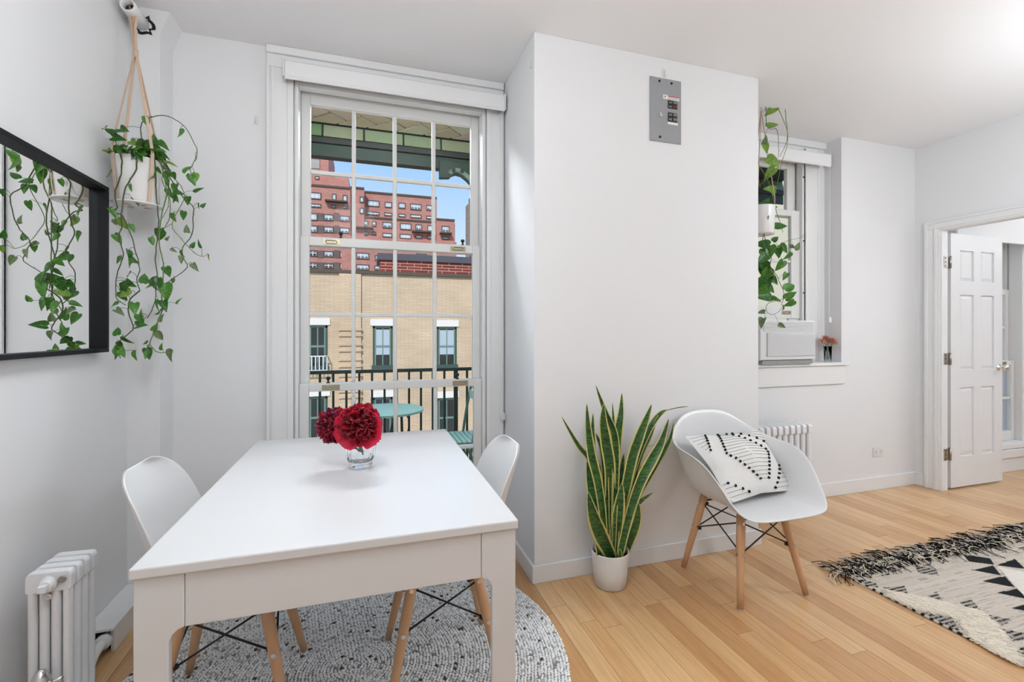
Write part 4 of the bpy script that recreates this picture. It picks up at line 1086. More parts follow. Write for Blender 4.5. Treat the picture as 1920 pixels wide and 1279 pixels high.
# ---------------------------------------------------------------- electrical panel on the pier
def panel():
    x0, x1, z0, z1 = 1.438, 1.632, 2.252, 2.594; y = PY - .0005; fy = y - .006
    r = root('breaker_panel', ((x0+x1)/2, y, z0), 'grey steel breaker panel set high on the pier', 'panel')
    B('cover', GREYM, r, x0, x1, fy, y, z0, z1, .0012)
    def rect(a0, b0, a1, b1): return (x0+(x1-x0)*a0, x0+(x1-x0)*a1, z1-(z1-z0)*b1, z1-(z1-z0)*b0)
    WH = mat('label_white', srgb(232, 230, 228), .6, var=.02); RD = mat('label_red', srgb(170, 70, 66), .6, var=.05); RDB = mat('breaker_red', srgb(120, 52, 44), .5); BK = mat('breaker_black', (.02, .02, .022), .45, var=.2); GK = mat('print_grey', srgb(120, 118, 116), .6)
    a, b, c, d = rect(.41, .255, .93, .32); s = B('warning_label', WH, r, a, b, fy-.0006, fy, c, d, 0)
    a2, b2, c2, d2 = rect(.555, .258, .93, .275); MB().box(a2, b2, fy-.0009, fy-.0006, c2, d2).build('header_band', RD, s)
    for i in range(3):
        a2, b2, c2, d2 = rect(.56, .283+i*.012, .90, .287+i*.012); MB().box(a2, b2, fy-.0009, fy-.0006, c2, d2).build('print_line', GK, s)
    cx = x0+(x1-x0)*.475; cz = z1-(z1-z0)*.285
    MB().prism([(cx+.002, cz+.009), (cx-.005, cz-.001), (cx-.001, cz-.001), (cx-.003, cz-.010), (cx+.005, cz+.002), (cx+.001, cz+.002)], 'y', fy-.0009, fy-.0006).build('bolt_symbol', DARK, s)
    for (b0, b1, red) in ((.335, .395, 0), (.40, .46, 1), (.525, .59, 0), (.595, .665, 0)):
        a, b, c, d = rect(.565, b0, .86, b1); k = B('breaker', BK, r, a, b, fy-.004, fy, c, d, .001)
        MB().box(a+(b-a)*.55, b-.003, fy-.007, fy-.004, c+.004, d-.004).build('toggle', RDB if red else GK, k)
        MB().box(a+.003, a+(b-a)*.4, fy-.005, fy-.004, c+.005, d-.008).build('rating_mark', GK, k)
    a, b, c, d = rect(.56, .675, .89, .71); B('circuit_label', WH, r, a, b, fy-.0006, fy, c, d, 0)
    for (a, b) in ((.29, .055), (.68, .06), (.31, .93)):
        q = (x0+(x1-x0)*a, z1-(z1-z0)*b); MB().cyl((q[0], fy-.003, q[1]), (q[0], fy, q[1]), .006, 14).build('screw', DARK, r)
    hx, hz = x0+(x1-x0)*.32, z1-(z1-z0)*.59
    MB().tube([(hx, fy-.002, hz+.014), (hx, fy-.003, hz), (hx, fy-.010, hz-.008), (hx, fy-.014, hz-.002)], .003, 8).build('adhesive_hook', PLAST, r)
panel()
def hook(p, n, label):
    p = Vector(p); n = Vector(n); t = Vector((-n.y, n.x, 0))
    r = root('wall_hook', p, label, 'hook')
    vs = [p + t*a*.010 + Vector((0, 0, b*.022)) + n*c for c in (.0005, .0045) for (a, b) in ((-1, -1), (1, -1), (1, 1), (-1, 1))]
    MB().add(vs, [(0, 1, 2, 3), (4, 5, 6, 7), (0, 1, 5, 4), (1, 2, 6, 5), (2, 3, 7, 6), (3, 0, 4, 7)]).build('plate', PLAST, r, bevel=.001)
    MB().tube(smooth_path([p + n*.005 + Vector((0, 0, .010)), p + n*.006 + Vector((0, 0, -.012)), p + n*.015 + Vector((0, 0, -.018)), p + n*.020 + Vector((0, 0, -.008))], 4), .0020, 8).build('prong', CHROME, r, smooth=True)
hook(at(1245, 137, PY), (0, -1, 0), 'small clear adhesive hook above the breaker panel')
hook((PX0, 2.16, at(1000, 120, 2.16).z), (-1, 0, 0), 'small adhesive hook on the side of the pier near the ceiling')
hook(at(480, 225, YB), (0, -1, 0), 'small clear adhesive hook on the wall left of the tall window')

# ---------------------------------------------------------------- air conditioner
def aircon():
    x0, x1, y0, y1, z0, z1 = 2.60, 3.092, 2.515, 2.80, 1.028, 1.312
    r = root('air_conditioner', ((x0+x1)/2, (y0+y1)/2, SZ), 'white window air conditioner sitting on the niche sill', 'air conditioner')
    GR = mat('aircon_grille', (.62, .62, .63), .6, var=.03); 
    B('body', PLAST, r, x0, x1, y0+.03, y1, z0, z1, .006)
    B('front_bezel', PLAST, r, x0-.006, x1+.006, y0+.012, y0+.030, z0+.004, z1-.004, .006)
    g = MB().box(x0+.05, x1-.008, y0+.004, y0+.012, z0+.030, z0+.195)
    gp = g.build('intake_panel', GR, r, bevel=.003)
    s = MB()
    for i in range(26): s.box(x0+.06, x1-.018, y0+.002, y0+.004, z0+.038+i*.0058, z0+.0405+i*.0058)
    s.build('intake_slat', PLAST, gp)['kind'] = 'stuff'
    for i in range(6): B('louver', PLAST, r, x0+.02, x1-.02, y0+.006, y0+.012, z0+.208+i*.0115, z0+.214+i*.0115, .001)
    B('drip_rail', GREYM, r, x0+.02, x1-.01, y0+.02, y1-.1, SZ+.0005, z0, 0)
aircon()

# ---------------------------------------------------------------- flowers
CLEAR = glassy('thin_clear_glass', (.97, .98, .98))
def cone_glass(name, c, prof, label, cat, n=32, flutes=0, depth=0):
    r = root(name, c, label, cat)
    m = bpy.data.materials.new('clear_glass'); m.use_nodes = True; nn = m.node_tree.nodes; l = m.node_tree.links; p = nn['Principled BSDF']
    p.inputs['Transmission Weight'].default_value = 1; p.inputs['Roughness'].default_value = .01; p.inputs['IOR'].default_value = 1.42
    z = nn.new('ShaderNodeTexNoise'); z.inputs['Scale'].default_value = 3; cr = nn.new('ShaderNodeValToRGB'); cr.color_ramp.elements[0].color = (.97, .98, .98, 1); cr.color_ramp.elements[1].color = (1, 1, 1, 1); l.new(z.outputs[0], cr.inputs[0]); l.new(cr.outputs[0], p.inputs['Base Color'])
    rows = []
    for i, (q, zz, fl_) in enumerate(prof):
        rows.append([(c[0] + (q + fl_*depth*math.cos(flutes*2*math.pi*k/n))*math.cos(2*math.pi*k/n), c[1] + (q + fl_*depth*math.cos(flutes*2*math.pi*k/n))*math.sin(2*math.pi*k/n), c[2]+zz) for k in range(n)])
    MB().grid(rows, wrap=True).build('glass', m if flutes else CLEAR, r, smooth=True)
    return r
vc = Vector((-.022, 1.735, .7502))
cone_glass('glass_vase', vc, [(.0, .0005, 0), (.034, .0005, 0), (.039, .003, 0), (.041, .010, .3), (.037, .016, .6), (.041, .024, 1), (.049, .042, 1), (.053, .062, .8), (.052, .082, .4), (.047, .100, 0), (.0455, .104, 0), (.044, .104, 0), (.0450, .098, 0), (.0490, .082, 0), (.0500, .062, 0), (.046, .042, 0), (.036, .026, 0), (.018, .020, 0), (0, .019, 0)], 'clear fluted glass vase on the dining table holding red peonies', 'vase', 64, 16, .0016)
def petal_mesh(name, m, L=1.0, W=.8, cup=.5, ruff=.06, seed=0, pointy=False):
    rd = random.Random(seed); rows = []; n = 8
    edge = [rd.uniform(-1, 1) for _ in range(n+1)]
    for i in range(8):
        t = i/7
        hw = W/2*math.sin(math.pi*(.1+.86*t)) if pointy else W/2*(.22 + .78*math.sin(math.pi/2*min(1, t*1.5)))*(1 if t < .75 else math.sqrt(max(.05, 1-((t-.75)/.27)**2)))
        row = []
        for k in range(n+1):
            s = -1 + 2*k/n
            y = t*L + edge[k]*ruff*t**4
            z = cup*(t**1.8)*L*.55 + cup*abs(s)**2*hw*.9 + math.sin(k*2.3+seed)*ruff*t*t*.7
            row.append((s*hw, y, z))
        rows.append(row)
    return MB().grid(rows).mesh(name, m, True)
def petal_mat(name, c1, c2):
    m = mat(name, c1, .45, var=.35, scale=3)
    n = m.node_tree.nodes; l = m.node_tree.links; p = n['Principled BSDF']; p.inputs['Sheen Weight'].default_value = .2
    tl = n.new('ShaderNodeBsdfTranslucent'); tl.inputs[0].default_value = c2 + (1,); mx = n.new('ShaderNodeMixShader'); mx.inputs[0].default_value = .35
    l.new(p.outputs[0], mx.inputs[1]); l.new(tl.outputs[0], mx.inputs[2]); l.new(mx.outputs[0], n['Material Output'].inputs[0]); return m
PR1 = petal_mat('peony_crimson', (.42, .006, .028), (.70, .01, .05)); PR2 = petal_mat('peony_deep', (.30, .004, .024), (.50, .006, .04)); PR3 = petal_mat('peony_bright', (.68, .016, .06), (.9, .03, .10)); PR4 = petal_mat('peony_wine', (.17, .004, .035), (.36, .006, .06))
STG = mat('flower_stem', srgb(96, 116, 84), .6, var=.15)
def orient(d, roll=0.0):
    d = Vector(d).normalized(); up = Vector((0, 0, 1)) if abs(d.z) < .95 else Vector((1, 0, 0))
    x = d.cross(up).normalized(); z = x.cross(d)
    x2 = x*math.cos(roll) + z*math.sin(roll); z2 = x2.cross(d)
    return Matrix((x2, d, z2)).transposed().to_4x4()
def peony(c, R, face, label, spiky, stem_to):
    c = Vector(c); face = Vector(face).normalized(); r = root('peony', c, label, 'flower', 'peonies in the glass vase')
    rd = random.Random(31 if spiky else 17)
    a = face.orthogonal().normalized(); b = face.cross(a)
    def put(me, d, ax, L, off, jr):
        y = Vector(d).normalized(); z = ax - y*ax.dot(y)
        if z.length < .15: z = a*rd.uniform(-1, 1) + b*rd.uniform(-1, 1); z = z - y*z.dot(y)
        z.normalize(); x = y.cross(z); j = rd.uniform(-jr, jr)
        x2 = x*math.cos(j) + z*math.sin(j); z2 = x2.cross(y)
        o = place('petal', me, r); M = Matrix((x2, y, z2)).transposed().to_4x4() @ Matrix.Diagonal((L, L, L, 1)); M.translation = c + y*off
        o.matrix_basis = M
    J = lambda q: Vector((rd.uniform(-q, q), rd.uniform(-q, q), rd.uniform(-q, q)))
    if spiky:
        ms = [petal_mesh('petal', PR4, 1, .62, .25, .12, 1), petal_mesh('petal', PR2, 1, .55, .3, .14, 2), petal_mesh('petal', PR1, 1, .60, .2, .12, 3)]
        n = 170
        for i in range(n):
            k = (i + .5)/n; th = math.acos(1 - 1.7*k); ph = i*2.39996
            d = face*math.cos(th) + (a*math.cos(ph) + b*math.sin(ph))*math.sin(th)
            put(ms[rd.choice((0, 0, 0, 1, 1, 2))], d + J(.15), face, R*rd.uniform(.48, .60), R*rd.uniform(.38, .46), 1.4)
    else:
        ms = [petal_mesh('petal', PR1, 1, 1.05, .40, .10, 4), petal_mesh('petal', PR2, 1, .95, .45, .12, 5), petal_mesh('petal', PR1, 1, .85, .5, .14, 6), petal_mesh('petal', PR2, 1, .8, .35, .14, 8)]
        big = petal_mesh('petal', PR3, 1, 1.15, .38, .05, 7)
        n = 110
        for i in range(n):
            k = (i + .5)/n; th = math.acos(1 - 1.5*k); ph = i*2.39996
            d = face*math.cos(th) + (a*math.cos(ph) + b*math.sin(ph))*math.sin(th); d.z *= .9; d = d + Vector((CS, -SN, 0))*.16*d.dot(Vector((CS, -SN, 0)))
            put(ms[rd.choice((0, 1, 1, 2, 3))], d + J(.2), face, R*rd.uniform(.52, .62), R*rd.uniform(.26, .36), .9)
        for (dx, dz, s, roll) in ((.82, -.62, 1.16, .2), (.18, -.95, .92, -.2), (-.66, -.76, 1.12, .3), (-.95, -.15, 1.0, 1.4), (-.85, .45, .88, 1.8), (.98, .05, 1.0, -1.2), (.9, .4, .8, -1.6), (.0, .95, .6, 3.1), (.55, .8, .68, -2.4), (-.45, .85, .65, 2.5)):
            d = Vector((CS, -SN, 0))*dx + Vector((0, 0, dz)) - Vector((SN, CS, 0))*.15
            o = place('petal', big, r); L = R*s*.92
            y = d.normalized(); z = (-Vector((SN, CS, 0)) - y*(-Vector((SN, CS, 0))).dot(y)).normalized(); x = y.cross(z)
            M = Matrix((x, y, z)).transposed().to_4x4() @ Matrix.Diagonal((L, L, L, 1)); M.translation = d.normalized()*R*.22 + Vector((SN, CS, 0))*R*.05
            o.matrix_basis = Matrix.Translation(c) @ M
    MB().lathe([(0.0001, -R*.38), (R*.27, -R*.27), (R*.38, 0), (R*.27, R*.27), (0.0001, R*.38)], c, 14).build('flower_core', PR2, r, smooth=True)
    MB().tube(smooth_path([c - face*R*.35, c - face*R*.3 - Vector((0, 0, R*.7)), Vector(stem_to)], 5), [.0045]*11, 10).build('stem', STG, r, smooth=True)
peony(at(675, 794, 1.70), .076, (.12, -.9, .42), 'large crimson peony with broad outer petals, right of the pair', False, vc + Vector((.006, -.006, .045)))
peony(at(628, 797, 1.76), .064, (-.45, -.75, .5), 'smaller wine-red fringed peony, left of the pair', True, vc + Vector((.010, .010, .05)))
# glass of small orange flowers on the niche sill
gc = at(1552, 679, 2.63); gc.z = SZ + .0004
cone_glass('drinking_glass', gc, [(0, .0004, 0), (.022, .0004, 0), (.023, .004, 0), (.027, .118, 0), (.026, .119, 0), (.022, .012, 0), (0, .011, 0)], 'small straight drinking glass on the niche sill holding orange flowers', 'glass', 24)
OR = [petal_mat('orange_petal', srgb(222, 134, 100), (.8, .4, .25)), petal_mat('salmon_petal', srgb(206, 112, 92), (.75, .3, .22)), petal_mat('amber_petal', srgb(214, 150, 104), (.8, .45, .25))]
om = [petal_mesh('petal', q, 1, .34, .25, .05, 40+i, True) for i, q in enumerate(OR)]
rd = random.Random(12); spots = [(-.056, 0, .150, 'leftmost orange daisy in the sill glass'), (-.018, -.018, .158, 'front orange daisy in the sill glass, left of centre'), (.012, -.02, .150, 'front salmon daisy in the sill glass, right of centre'), (.052, .0, .152, 'rightmost amber daisy in the sill glass'), (-.008, .018, .172, 'tallest orange daisy at the back of the sill glass'), (.020, .022, .168, 'rear salmon daisy at the back of the sill glass')]
for i, (dx, dy, dz, lb) in enumerate(spots):
    c = gc + Vector((dx, dy, dz)); r = root('daisy', c, lb, 'flower', 'orange flowers in the sill glass')
    face = Vector((dx*8, dy*8 - .9, .75)).normalized(); a = face.orthogonal().normalized(); b = face.cross(a)
    for k in range(22):
        ph = k*2.39996; tilt = .25 + .55*(k % 3)/2
        d = (a*math.cos(ph) + b*math.sin(ph)) + face*(1-tilt)*.9
        o = place('petal', om[i % 3 if rd.random() < .7 else rd.randrange(3)], r); L = .033
        M = orient(d, 0) @ Matrix.Diagonal((L, L, L, 1)); M.translation = c; o.matrix_basis = M
    MB().tube([c, c*.5 + gc*.5 + Vector((0, 0, .01)), gc + Vector((dx*.25, dy*.25, .02))], .0017, 7).build('stem', STG, r)

# ---------------------------------------------------------------- socket outlet
def outlet():
    c = at(1646, 847, YF); x, z = c.x, c.z; y = YF
    r = root('socket_outlet', (x, y, z), 'white double socket outlet low on the far wall', 'outlet')
    B('face_plate', PLAST, r, x-.058, x+.058, y-.006, y-.0003, z-.036, z+.036, .002)
    for s in (-1, 1):
        k = B('socket', PLAST, r, x+s*.027-.017, x+s*.027+.017, y-.0085, y-.006, z-.022, z+.022, .004)
        [MB().box(x+s*.027+a, x+s*.027+b, y-.0088, y-.0085, z+c_, z+d_).build('slot', DARK, k) for (a, b, c_, d_) in ((-.007, -.005, -.004, .010), (.005, .007, -.004, .010), (-.002, .002, -.013, -.009))]
outlet()
# ---------------------------------------------------------------- balcony
CONC = mat('balcony_concrete', (.38, .37, .35), .9, var=.12, scale=6, bump=.3, bscale=60)
GREEN = mat('dark_green_iron', (.018, .040, .028), .45, var=.2, scale=15)
TURQ = mat('turquoise_metal', srgb(158, 204, 190), .4, var=.04, scale=8)
TURQD = mat('green_chair_frame', srgb(72, 118, 100), .45, var=.08, scale=12)
COPPER = mat('patina_green', srgb(46, 62, 53), .6, var=.25, scale=7)
DKBR = mat('dark_bronze', srgb(44, 47, 42), .6, var=.25, scale=10)
GLZ = [mat('green_glazed_tile', srgb(132, 146, 118), .35, var=.14, scale=9), mat('olive_glazed_tile', srgb(142, 150, 122), .35, var=.12, scale=9), mat('deep_glazed_tile', srgb(104, 134, 96), .35, var=.18, scale=9)]
VTL = [mat('cream_vault_tile', srgb(206, 198, 166), .55, var=.08, scale=8), mat('buff_vault_tile', srgb(196, 180, 148), .55, var=.10, scale=8), mat('rose_vault_tile', srgb(202, 180, 156), .55, var=.08, scale=8)]
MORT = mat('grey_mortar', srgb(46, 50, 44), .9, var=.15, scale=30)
YR = 3.85; BX0, BX1 = -1.7, 4.25; ZS = at(734, 247, YR-.01).z
struct(B('floor_balcony', CONC, None, BX0, BX1, 2.86, 4.05, -.20, -.03, 0), 'concrete floor slab of the balcony', 'floor')
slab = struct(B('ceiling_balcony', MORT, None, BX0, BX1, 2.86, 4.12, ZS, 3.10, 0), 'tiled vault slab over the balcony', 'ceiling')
def clip(poly, x0, x1, y0, y1):
    def cl(P, f, g):
        out = []
        for i in range(len(P)):
            a, b = P[i-1], P[i]
            if f(b):
                if not f(a): out.append(g(a, b))
                out.append(b)
            elif f(a): out.append(g(a, b))
        return out
    L = lambda a, b, t: (a[0]+(b[0]-a[0])*t, a[1]+(b[1]-a[1])*t)
    for (f, g) in ((lambda p: p[0] >= x0, lambda a, b: L(a, b, (x0-a[0])/(b[0]-a[0]))), (lambda p: p[0] <= x1, lambda a, b: L(a, b, (x1-a[0])/(b[0]-a[0]))), (lambda p: p[1] >= y0, lambda a, b: L(a, b, (y0-a[1])/(b[1]-a[1]))), (lambda p: p[1] <= y1, lambda a, b: L(a, b, (y1-a[1])/(b[1]-a[1])))):
        if poly: poly = cl(poly, f, g)
    return poly
tw = .2205/math.sqrt(2); gap = .016; rd = random.Random(8); c45 = math.sqrt(.5)
ox, oy = -.2536 - .2205*2, YR - .012
for i in range(-24, 24):
    for j in range(-5, 6):
        for (ax, ay, bx, by) in ((i+4*j, i, 2, 1), (i+4*j+2, i-1, 1, 2)):
            q = [(ax*tw+gap/2, ay*tw+gap/2), ((ax+bx)*tw-gap/2, ay*tw+gap/2), ((ax+bx)*tw-gap/2, (ay+by)*tw-gap/2), (ax*tw+gap/2, (ay+by)*tw-gap/2)]
            q = [((p[0]+p[1])*c45 + ox, (p[1]-p[0])*c45 + oy) for p in q]
            q = clip(q, -.95, 1.15, 3.30, YR - .045)
            if q and len(q) >= 3:
                ar = abs(sum(q[k-1][0]*q[k][1] - q[k][0]*q[k-1][1] for k in range(len(q)))/2)
                if ar > .0004: MB().prism(q, 'z', ZS-.010, ZS+.0005).build('vault_tile', rd.choice(VTL), slab)
bm_ = root('balcony_beam', (.2, YR, 2.6), 'dark patinated beam with a row of green tiles along the balcony front', 'beam')
B('beam_core', DKBR, bm_, BX0, BX1, YR, YR+.16, 2.62, ZS-.0005, 0)
zb0 = at(734, 307, YR).z; z1_ = at(734, 285, YR).z; z2_ = at(734, 273, YR).z; z3_ = at(734, 250, YR).z
B('fascia_plate', COPPER, bm_, BX0, BX1, YR-.012, YR-.0003, zb0, z1_, .002)
B('moulding', DKBR, bm_, BX0, BX1, YR-.035, YR-.0003, z1_+.001, z2_-.004, .006)
xx = X_(605, YR) - .305*3
while xx < 4.1:
    o = MB().prism([(YR-.034, z2_), (YR-.004, z3_), (YR-.0005, z3_), (YR-.0005, z2_)], 'x', xx+.008, xx+.297).build('glazed_tile', rd.choice(GLZ), bm_)
    xx += .305
# curved bracket springing from the column at the right
br = root('balcony_bracket', (1.05, YR-.02, 2.2), 'green arched bracket under the right end of the balcony beam', 'bracket')
Yb = YR - .055
P2 = lambda u, v: (at(u, v, Yb).x, at(u, v, Yb).z)
arcp = [P2(843, 334), P2(847, 329.5), P2(855, 327), P2(865, 330), P2(875, 338), P2(885, 349), P2(892, 362), P2(896, 380)]
xe = P2(896, 380)[0]; zlow = 1.15
poly = [P2(824, 300), P2(824, 334)] + arcp + [(xe, zlow), (xe+.22, zlow), (xe+.22, P2(824, 300)[1])]
MB().prism(poly, 'y', YR-.06, YR-.013).build('arch_plate', COPPER, br, bevel=.004)
arc = smooth_path([(p[0], YR-.068, p[1]+.030) for p in arcp], 3)
MB().tube(arc, .020, 8).build('arch_moulding', mat('pale_green_patina', srgb(118, 140, 122), .6, var=.15), br, smooth=True)
for k in (4, 9, 14):
    p = arc[k]; MB().box(p[0]-.014, p[0]+.014, p[1]-.028, p[1]-.012, p[2]-.014, p[2]+.014).build('rosette', DKBR, br, bevel=.004)
lp = root('balcony_fill_lamp', (.15, 3.08, ZS), 'added flat fill lamp under the balcony vault, hidden behind the tall window head', 'lamp')  # added lamp, hidden by the window head, to push light indoors
B('fill_lamp_housing', WHTL := mat('fill_lamp_white', (.8, .8, .8), .5), lp, -.40, .70, 2.95, 3.21, ZS-.03, ZS-.0005, .004)
dm = bpy.data.materials.new('fill_lamp_diffuser'); dm.use_nodes = True; dm.node_tree.nodes['Principled BSDF'].inputs['Emission Color'].default_value = (1, 1, 1, 1); dm.node_tree.nodes['Principled BSDF'].inputs['Emission Strength'].default_value = 1.2
B('diffuser', dm, lp, -.38, .68, 2.97, 3.19, ZS-.036, ZS-.0302, .002)
lamp('balcony_fill_light', 'AREA', (.15, 3.06, ZS-.05), (math.radians(-48), 0, 0), 40, LCOL, 1.0, .2, 140)
# railing
rl = root('balcony_railing', (.2, YR, -.03), 'dark green iron railing along the balcony front', 'railing')
ztr = at(740, 692, YR).z
MB().box(BX0, BX1, YR-.022, YR+.022, ztr-.026, ztr).build('top_rail', GREEN, rl, bevel=.004)
MB().box(BX0, BX1, YR-.012, YR+.012, .05, .072).build('bottom_rail', GREEN, rl)
for k in range(-13, 47):
    x = -.347 + .0964*k; wd = .017 if k == 11 else .0085
    MB().box(x-wd, x+wd, YR-.009, YR+.009, (-.03 if k == 11 else .0725), ztr-.0265).build('post' if k == 11 else 'baluster', GREEN, rl)
# bistro table
def bistro_table():
    c = at(722, 767, 3.27); R = .258; zt = c.z; x, y = c.x, c.y
    r = root('bistro_table', (x, y, -.03), 'round turquoise folding bistro table on the balcony', 'table')
    MB().lathe([(0, zt-.004), (R-.004, zt-.004), (R-.003, zt-.016), (R, zt-.016), (R+.001, zt-.003), (R-.004, zt), (0, zt)], (x, y, 0), 56).build('table_top', TURQ, r, smooth=False)
    for s in (-1, 1):
        l = MB().tube([(x+.055+s*.0, y+s*.15, zt-.02), (x+.10*s, y+s*.13, -.028)], .009, 8).build('leg', GREEN, r)
        MB().tube([(x+.10, y+s*.14, zt-.02), (x-.12*s, y+s*.13, -.028)], .009, 8).build('leg', GREEN, r)
    [MB().box(x+q, x+q+.02, y-.15, y+.15, zt-.030, zt-.0165).build('rail', GREEN, r) for q in (0, .12)]
    MB().tube(smooth_path([(x+.13, y-.05, zt-.03), (x+.155, y-.05, zt-.08), (x+.145, y-.05, zt-.16), (x+.10, y-.05, zt-.22)], 4), .004, 6).build('catch', BLACKM, r)
bistro_table()
def bistro_chair():
    # faces the table (towards -x); side frames at y0 and y1
    y0, y1 = 3.13, 3.47; xs = .56; zs = at(862, 826, 3.2).z
    r = root('folding_chair', (xs+0.1224, 3.3, -.03), 'turquoise folding slat chair on the balcony facing the round table', 'chair')
    zt = at(890, 727, 3.2).z
    for y in (y0, y1):
        MB().tube(smooth_path([(xs+0.0408, y, -.028), (xs+0.0952, y, .22), (xs+0.1360, y, zs-.02), (xs+0.1598, y, zs+.14), (xs+0.2040, y, zt)], 5), .010, 8).build('back_leg', TURQD, r, smooth=True)
        MB().tube(smooth_path([(xs+0.2856, y-.012, -.028), (xs+0.1904, y-.012, .20), (xs+0.0952, y-.012, zs-.03), (xs+0.0136, y-.012, zs-.01)], 5), .010, 8).build('front_leg', TURQD, r, smooth=True)
        MB().tube([(xs, y, zs-.012), (xs+0.2312, y, zs-.012)], .007, 8).build('seat_rail', TURQD, r)
    for i in range(7): B('seat_slat', TURQ, r, xs+0.0034+i*.034, xs+0.0294+i*.034, y0-.012, y1+.012, zs-.004, zs+.006, .002)
    for (k, hh) in ((.99, .06), (.80, .06)):
        zz = zs + (zt-zs)*k; x = xs + .160 + .046*(k-.45)/.55
        B('back_slat', TURQ, r, x-.004, x+.006, y0-.02, y1+.02, zz-hh/2, zz+hh/2, .003)
bistro_chair()

# glowing fill lanterns, added out of view to brighten the room
def fill_lantern_mat(st):
    m = bpy.data.materials.new('fill_lantern_glow'); m.use_nodes = True; p = m.node_tree.nodes['Principled BSDF']
    p.inputs['Base Color'].default_value = (.9, .9, .88, 1); p.inputs['Emission Color'].default_value = LCOL + (1,); p.inputs['Emission Strength'].default_value = st
    return m
for (c, st, lb) in FILL_LANTERNS:
    r = root('fill_lantern', c, lb, 'lamp'); R0 = .20
    prof = [(R0*math.sin(math.pi*(.09+.82*i/24))*(1 - .012*(i % 2)), -R0*math.cos(math.pi*(.09+.82*i/24))*.95) for i in range(25)]
    MB().lathe(prof, c, 32).build('fill_globe', fill_lantern_mat(st), r, smooth=True)
    MB().lathe([(.055, R0*.91), (.055, R0*.94), (.003, R0*.94)], c, 20).build('top_ring', BLACKM, r)
    MB().cyl((c[0], c[1], c[2]+R0*.93), (c[0], c[1], ZC-.001), .003, 8).build('cord', BLACKM, r)
# ---------------------------------------------------------------- tan brick building across the street
TAN = brick('tan_brick', srgb(236, 211, 178), srgb(226, 199, 166), srgb(182, 160, 136), .42, .075)
TANP = brick('tan_pilaster_brick', srgb(238, 213, 180), srgb(229, 201, 168), srgb(182, 160, 136), .42, .075)
REDB = brick('red_brick', srgb(206, 138, 124), srgb(192, 122, 110), srgb(206, 172, 160), .6, .16)
REDC = brick('coarse_red_brick', srgb(146, 62, 52), srgb(124, 50, 46), srgb(205, 176, 160), .80, .17)
GRYB = brick('grey_brown_brick', srgb(128, 108, 102), srgb(112, 96, 92), srgb(118, 104, 98), .6, .16)
LINT = mat('pale_stone', srgb(232, 228, 222), .8, var=.04, scale=2)
COP = mat('dark_coping', srgb(92, 82, 70), .85, var=.2, scale=3)
GSAH = mat('green_sash', srgb(62, 84, 74), .5, var=.1, scale=5)
GSAL = mat('pale_green_sash', srgb(112, 140, 126), .5, var=.08, scale=5)
DPAN = mat('dark_window_pane', (.030, .034, .034), .08, var=.5, scale=.8)
CURT = mat('white_curtain', srgb(178, 190, 200), .8, var=.06, scale=5, stretch=(5, 1, 1))
LPAN = mat('bright_window_pane', srgb(190, 204, 214), .12, var=.12, scale=.5)
MPAN = mat('grey_window_pane', srgb(112, 124, 134), .10, var=.25, scale=.5)
WHT = mat('white_frame', srgb(226, 228, 230), .6, var=.03)
YT = 24.0
def wbox(mb, u0, u1, v0, v1, Y, ya, yb):
    a = at((u0+u1)/2, (v0+v1)/2, Y); x0 = X_(u0, Y); x1 = X_(u1, Y); zt = at((u0+u1)/2, v0, Y).z; zb = at((u0+u1)/2, v1, Y).z
    return mb.box(x0, x1, ya, yb, zb, zt)
tb = root('tan_brick_building', (5, YT, -14), 'tan brick building across the street with green sash windows', 'building')
zroof = at(740, 516, YT).z
MB().box(-30, 46, YT, YT+9, -14, zroof).build('facade', TAN, tb)
MB().box(-30.1, 46, YT-.12, YT+.5, zroof+.002, zroof+.16).build('coping', COP, tb)
xp0, xp1 = X_(636, YT), X_(677, YT)
pl = MB().box(xp0, xp1, YT-.10, YT-.002, -14, zroof-.01).build('pilaster', TANP, tb)
for v in (620, 630.5, 648, 659, 676, 688, 706, 717, 735, 746, 764, 775):
    zz = at(656, v, YT).z; MB().box(xp0-.03, xp1+.03, YT-.17, YT-.101, zz, zz+.12 if v % 2 else zz+.12).build('band_course', TANP, pl)
def tan_window(u0, u1, v0, v1, curtain, label_rows=True):
    x0, x1 = X_(u0, YT), X_(u1, YT); um = (u0+u1)/2; z1 = at(um, v0, YT).z; z0 = at(um, v1, YT).z
    MB().box(x0-.12, x1+.12, YT-.05, YT-.001, z1+.03, z1+.36).build('lintel', LINT, tb)
    g = MB().box(x0, x0+.09, YT-.03, YT+.02, z0, z1).box(x1-.09, x1, YT-.03, YT+.02, z0, z1).box(x0, x1, YT-.03, YT+.02, z1-.10, z1).box(x0-.06, x1+.06, YT-.08, YT+.02, z0-.12, z0+.06)
    fr_ = g.build('window', GSAH, tb)
    zm = (z0+z1)/2
    MB().box(x0+.09, x1-.09, YT-.006, YT-.001, z0+.06, z1-.10).build('pane', DPAN, fr_)
    q = MB().box(x0+.09, x1-.09, YT-.022, YT-.008, zm-.05, zm+.05).box((x0+x1)/2-.025, (x0+x1)/2+.025, YT-.018, YT-.008, z0+.06, z1-.1)
    q.box(x0+.09, x0+.15, YT-.02, YT-.008, z0+.06, z1-.1).box(x1-.15, x1-.09, YT-.02, YT-.008, z0+.06, z1-.1)
    q.build('sash_bar', GSAL, fr_)
    if curtain:
        for (a, b) in ((x0+.15, (x0+x1)/2-.025), ((x0+x1)/2+.025, x1-.15)): MB().box(a, b, YT-.0075, YT-.0062, zm-.42, z1-.16).build('curtain', CURT, fr_)
WI = 36.5
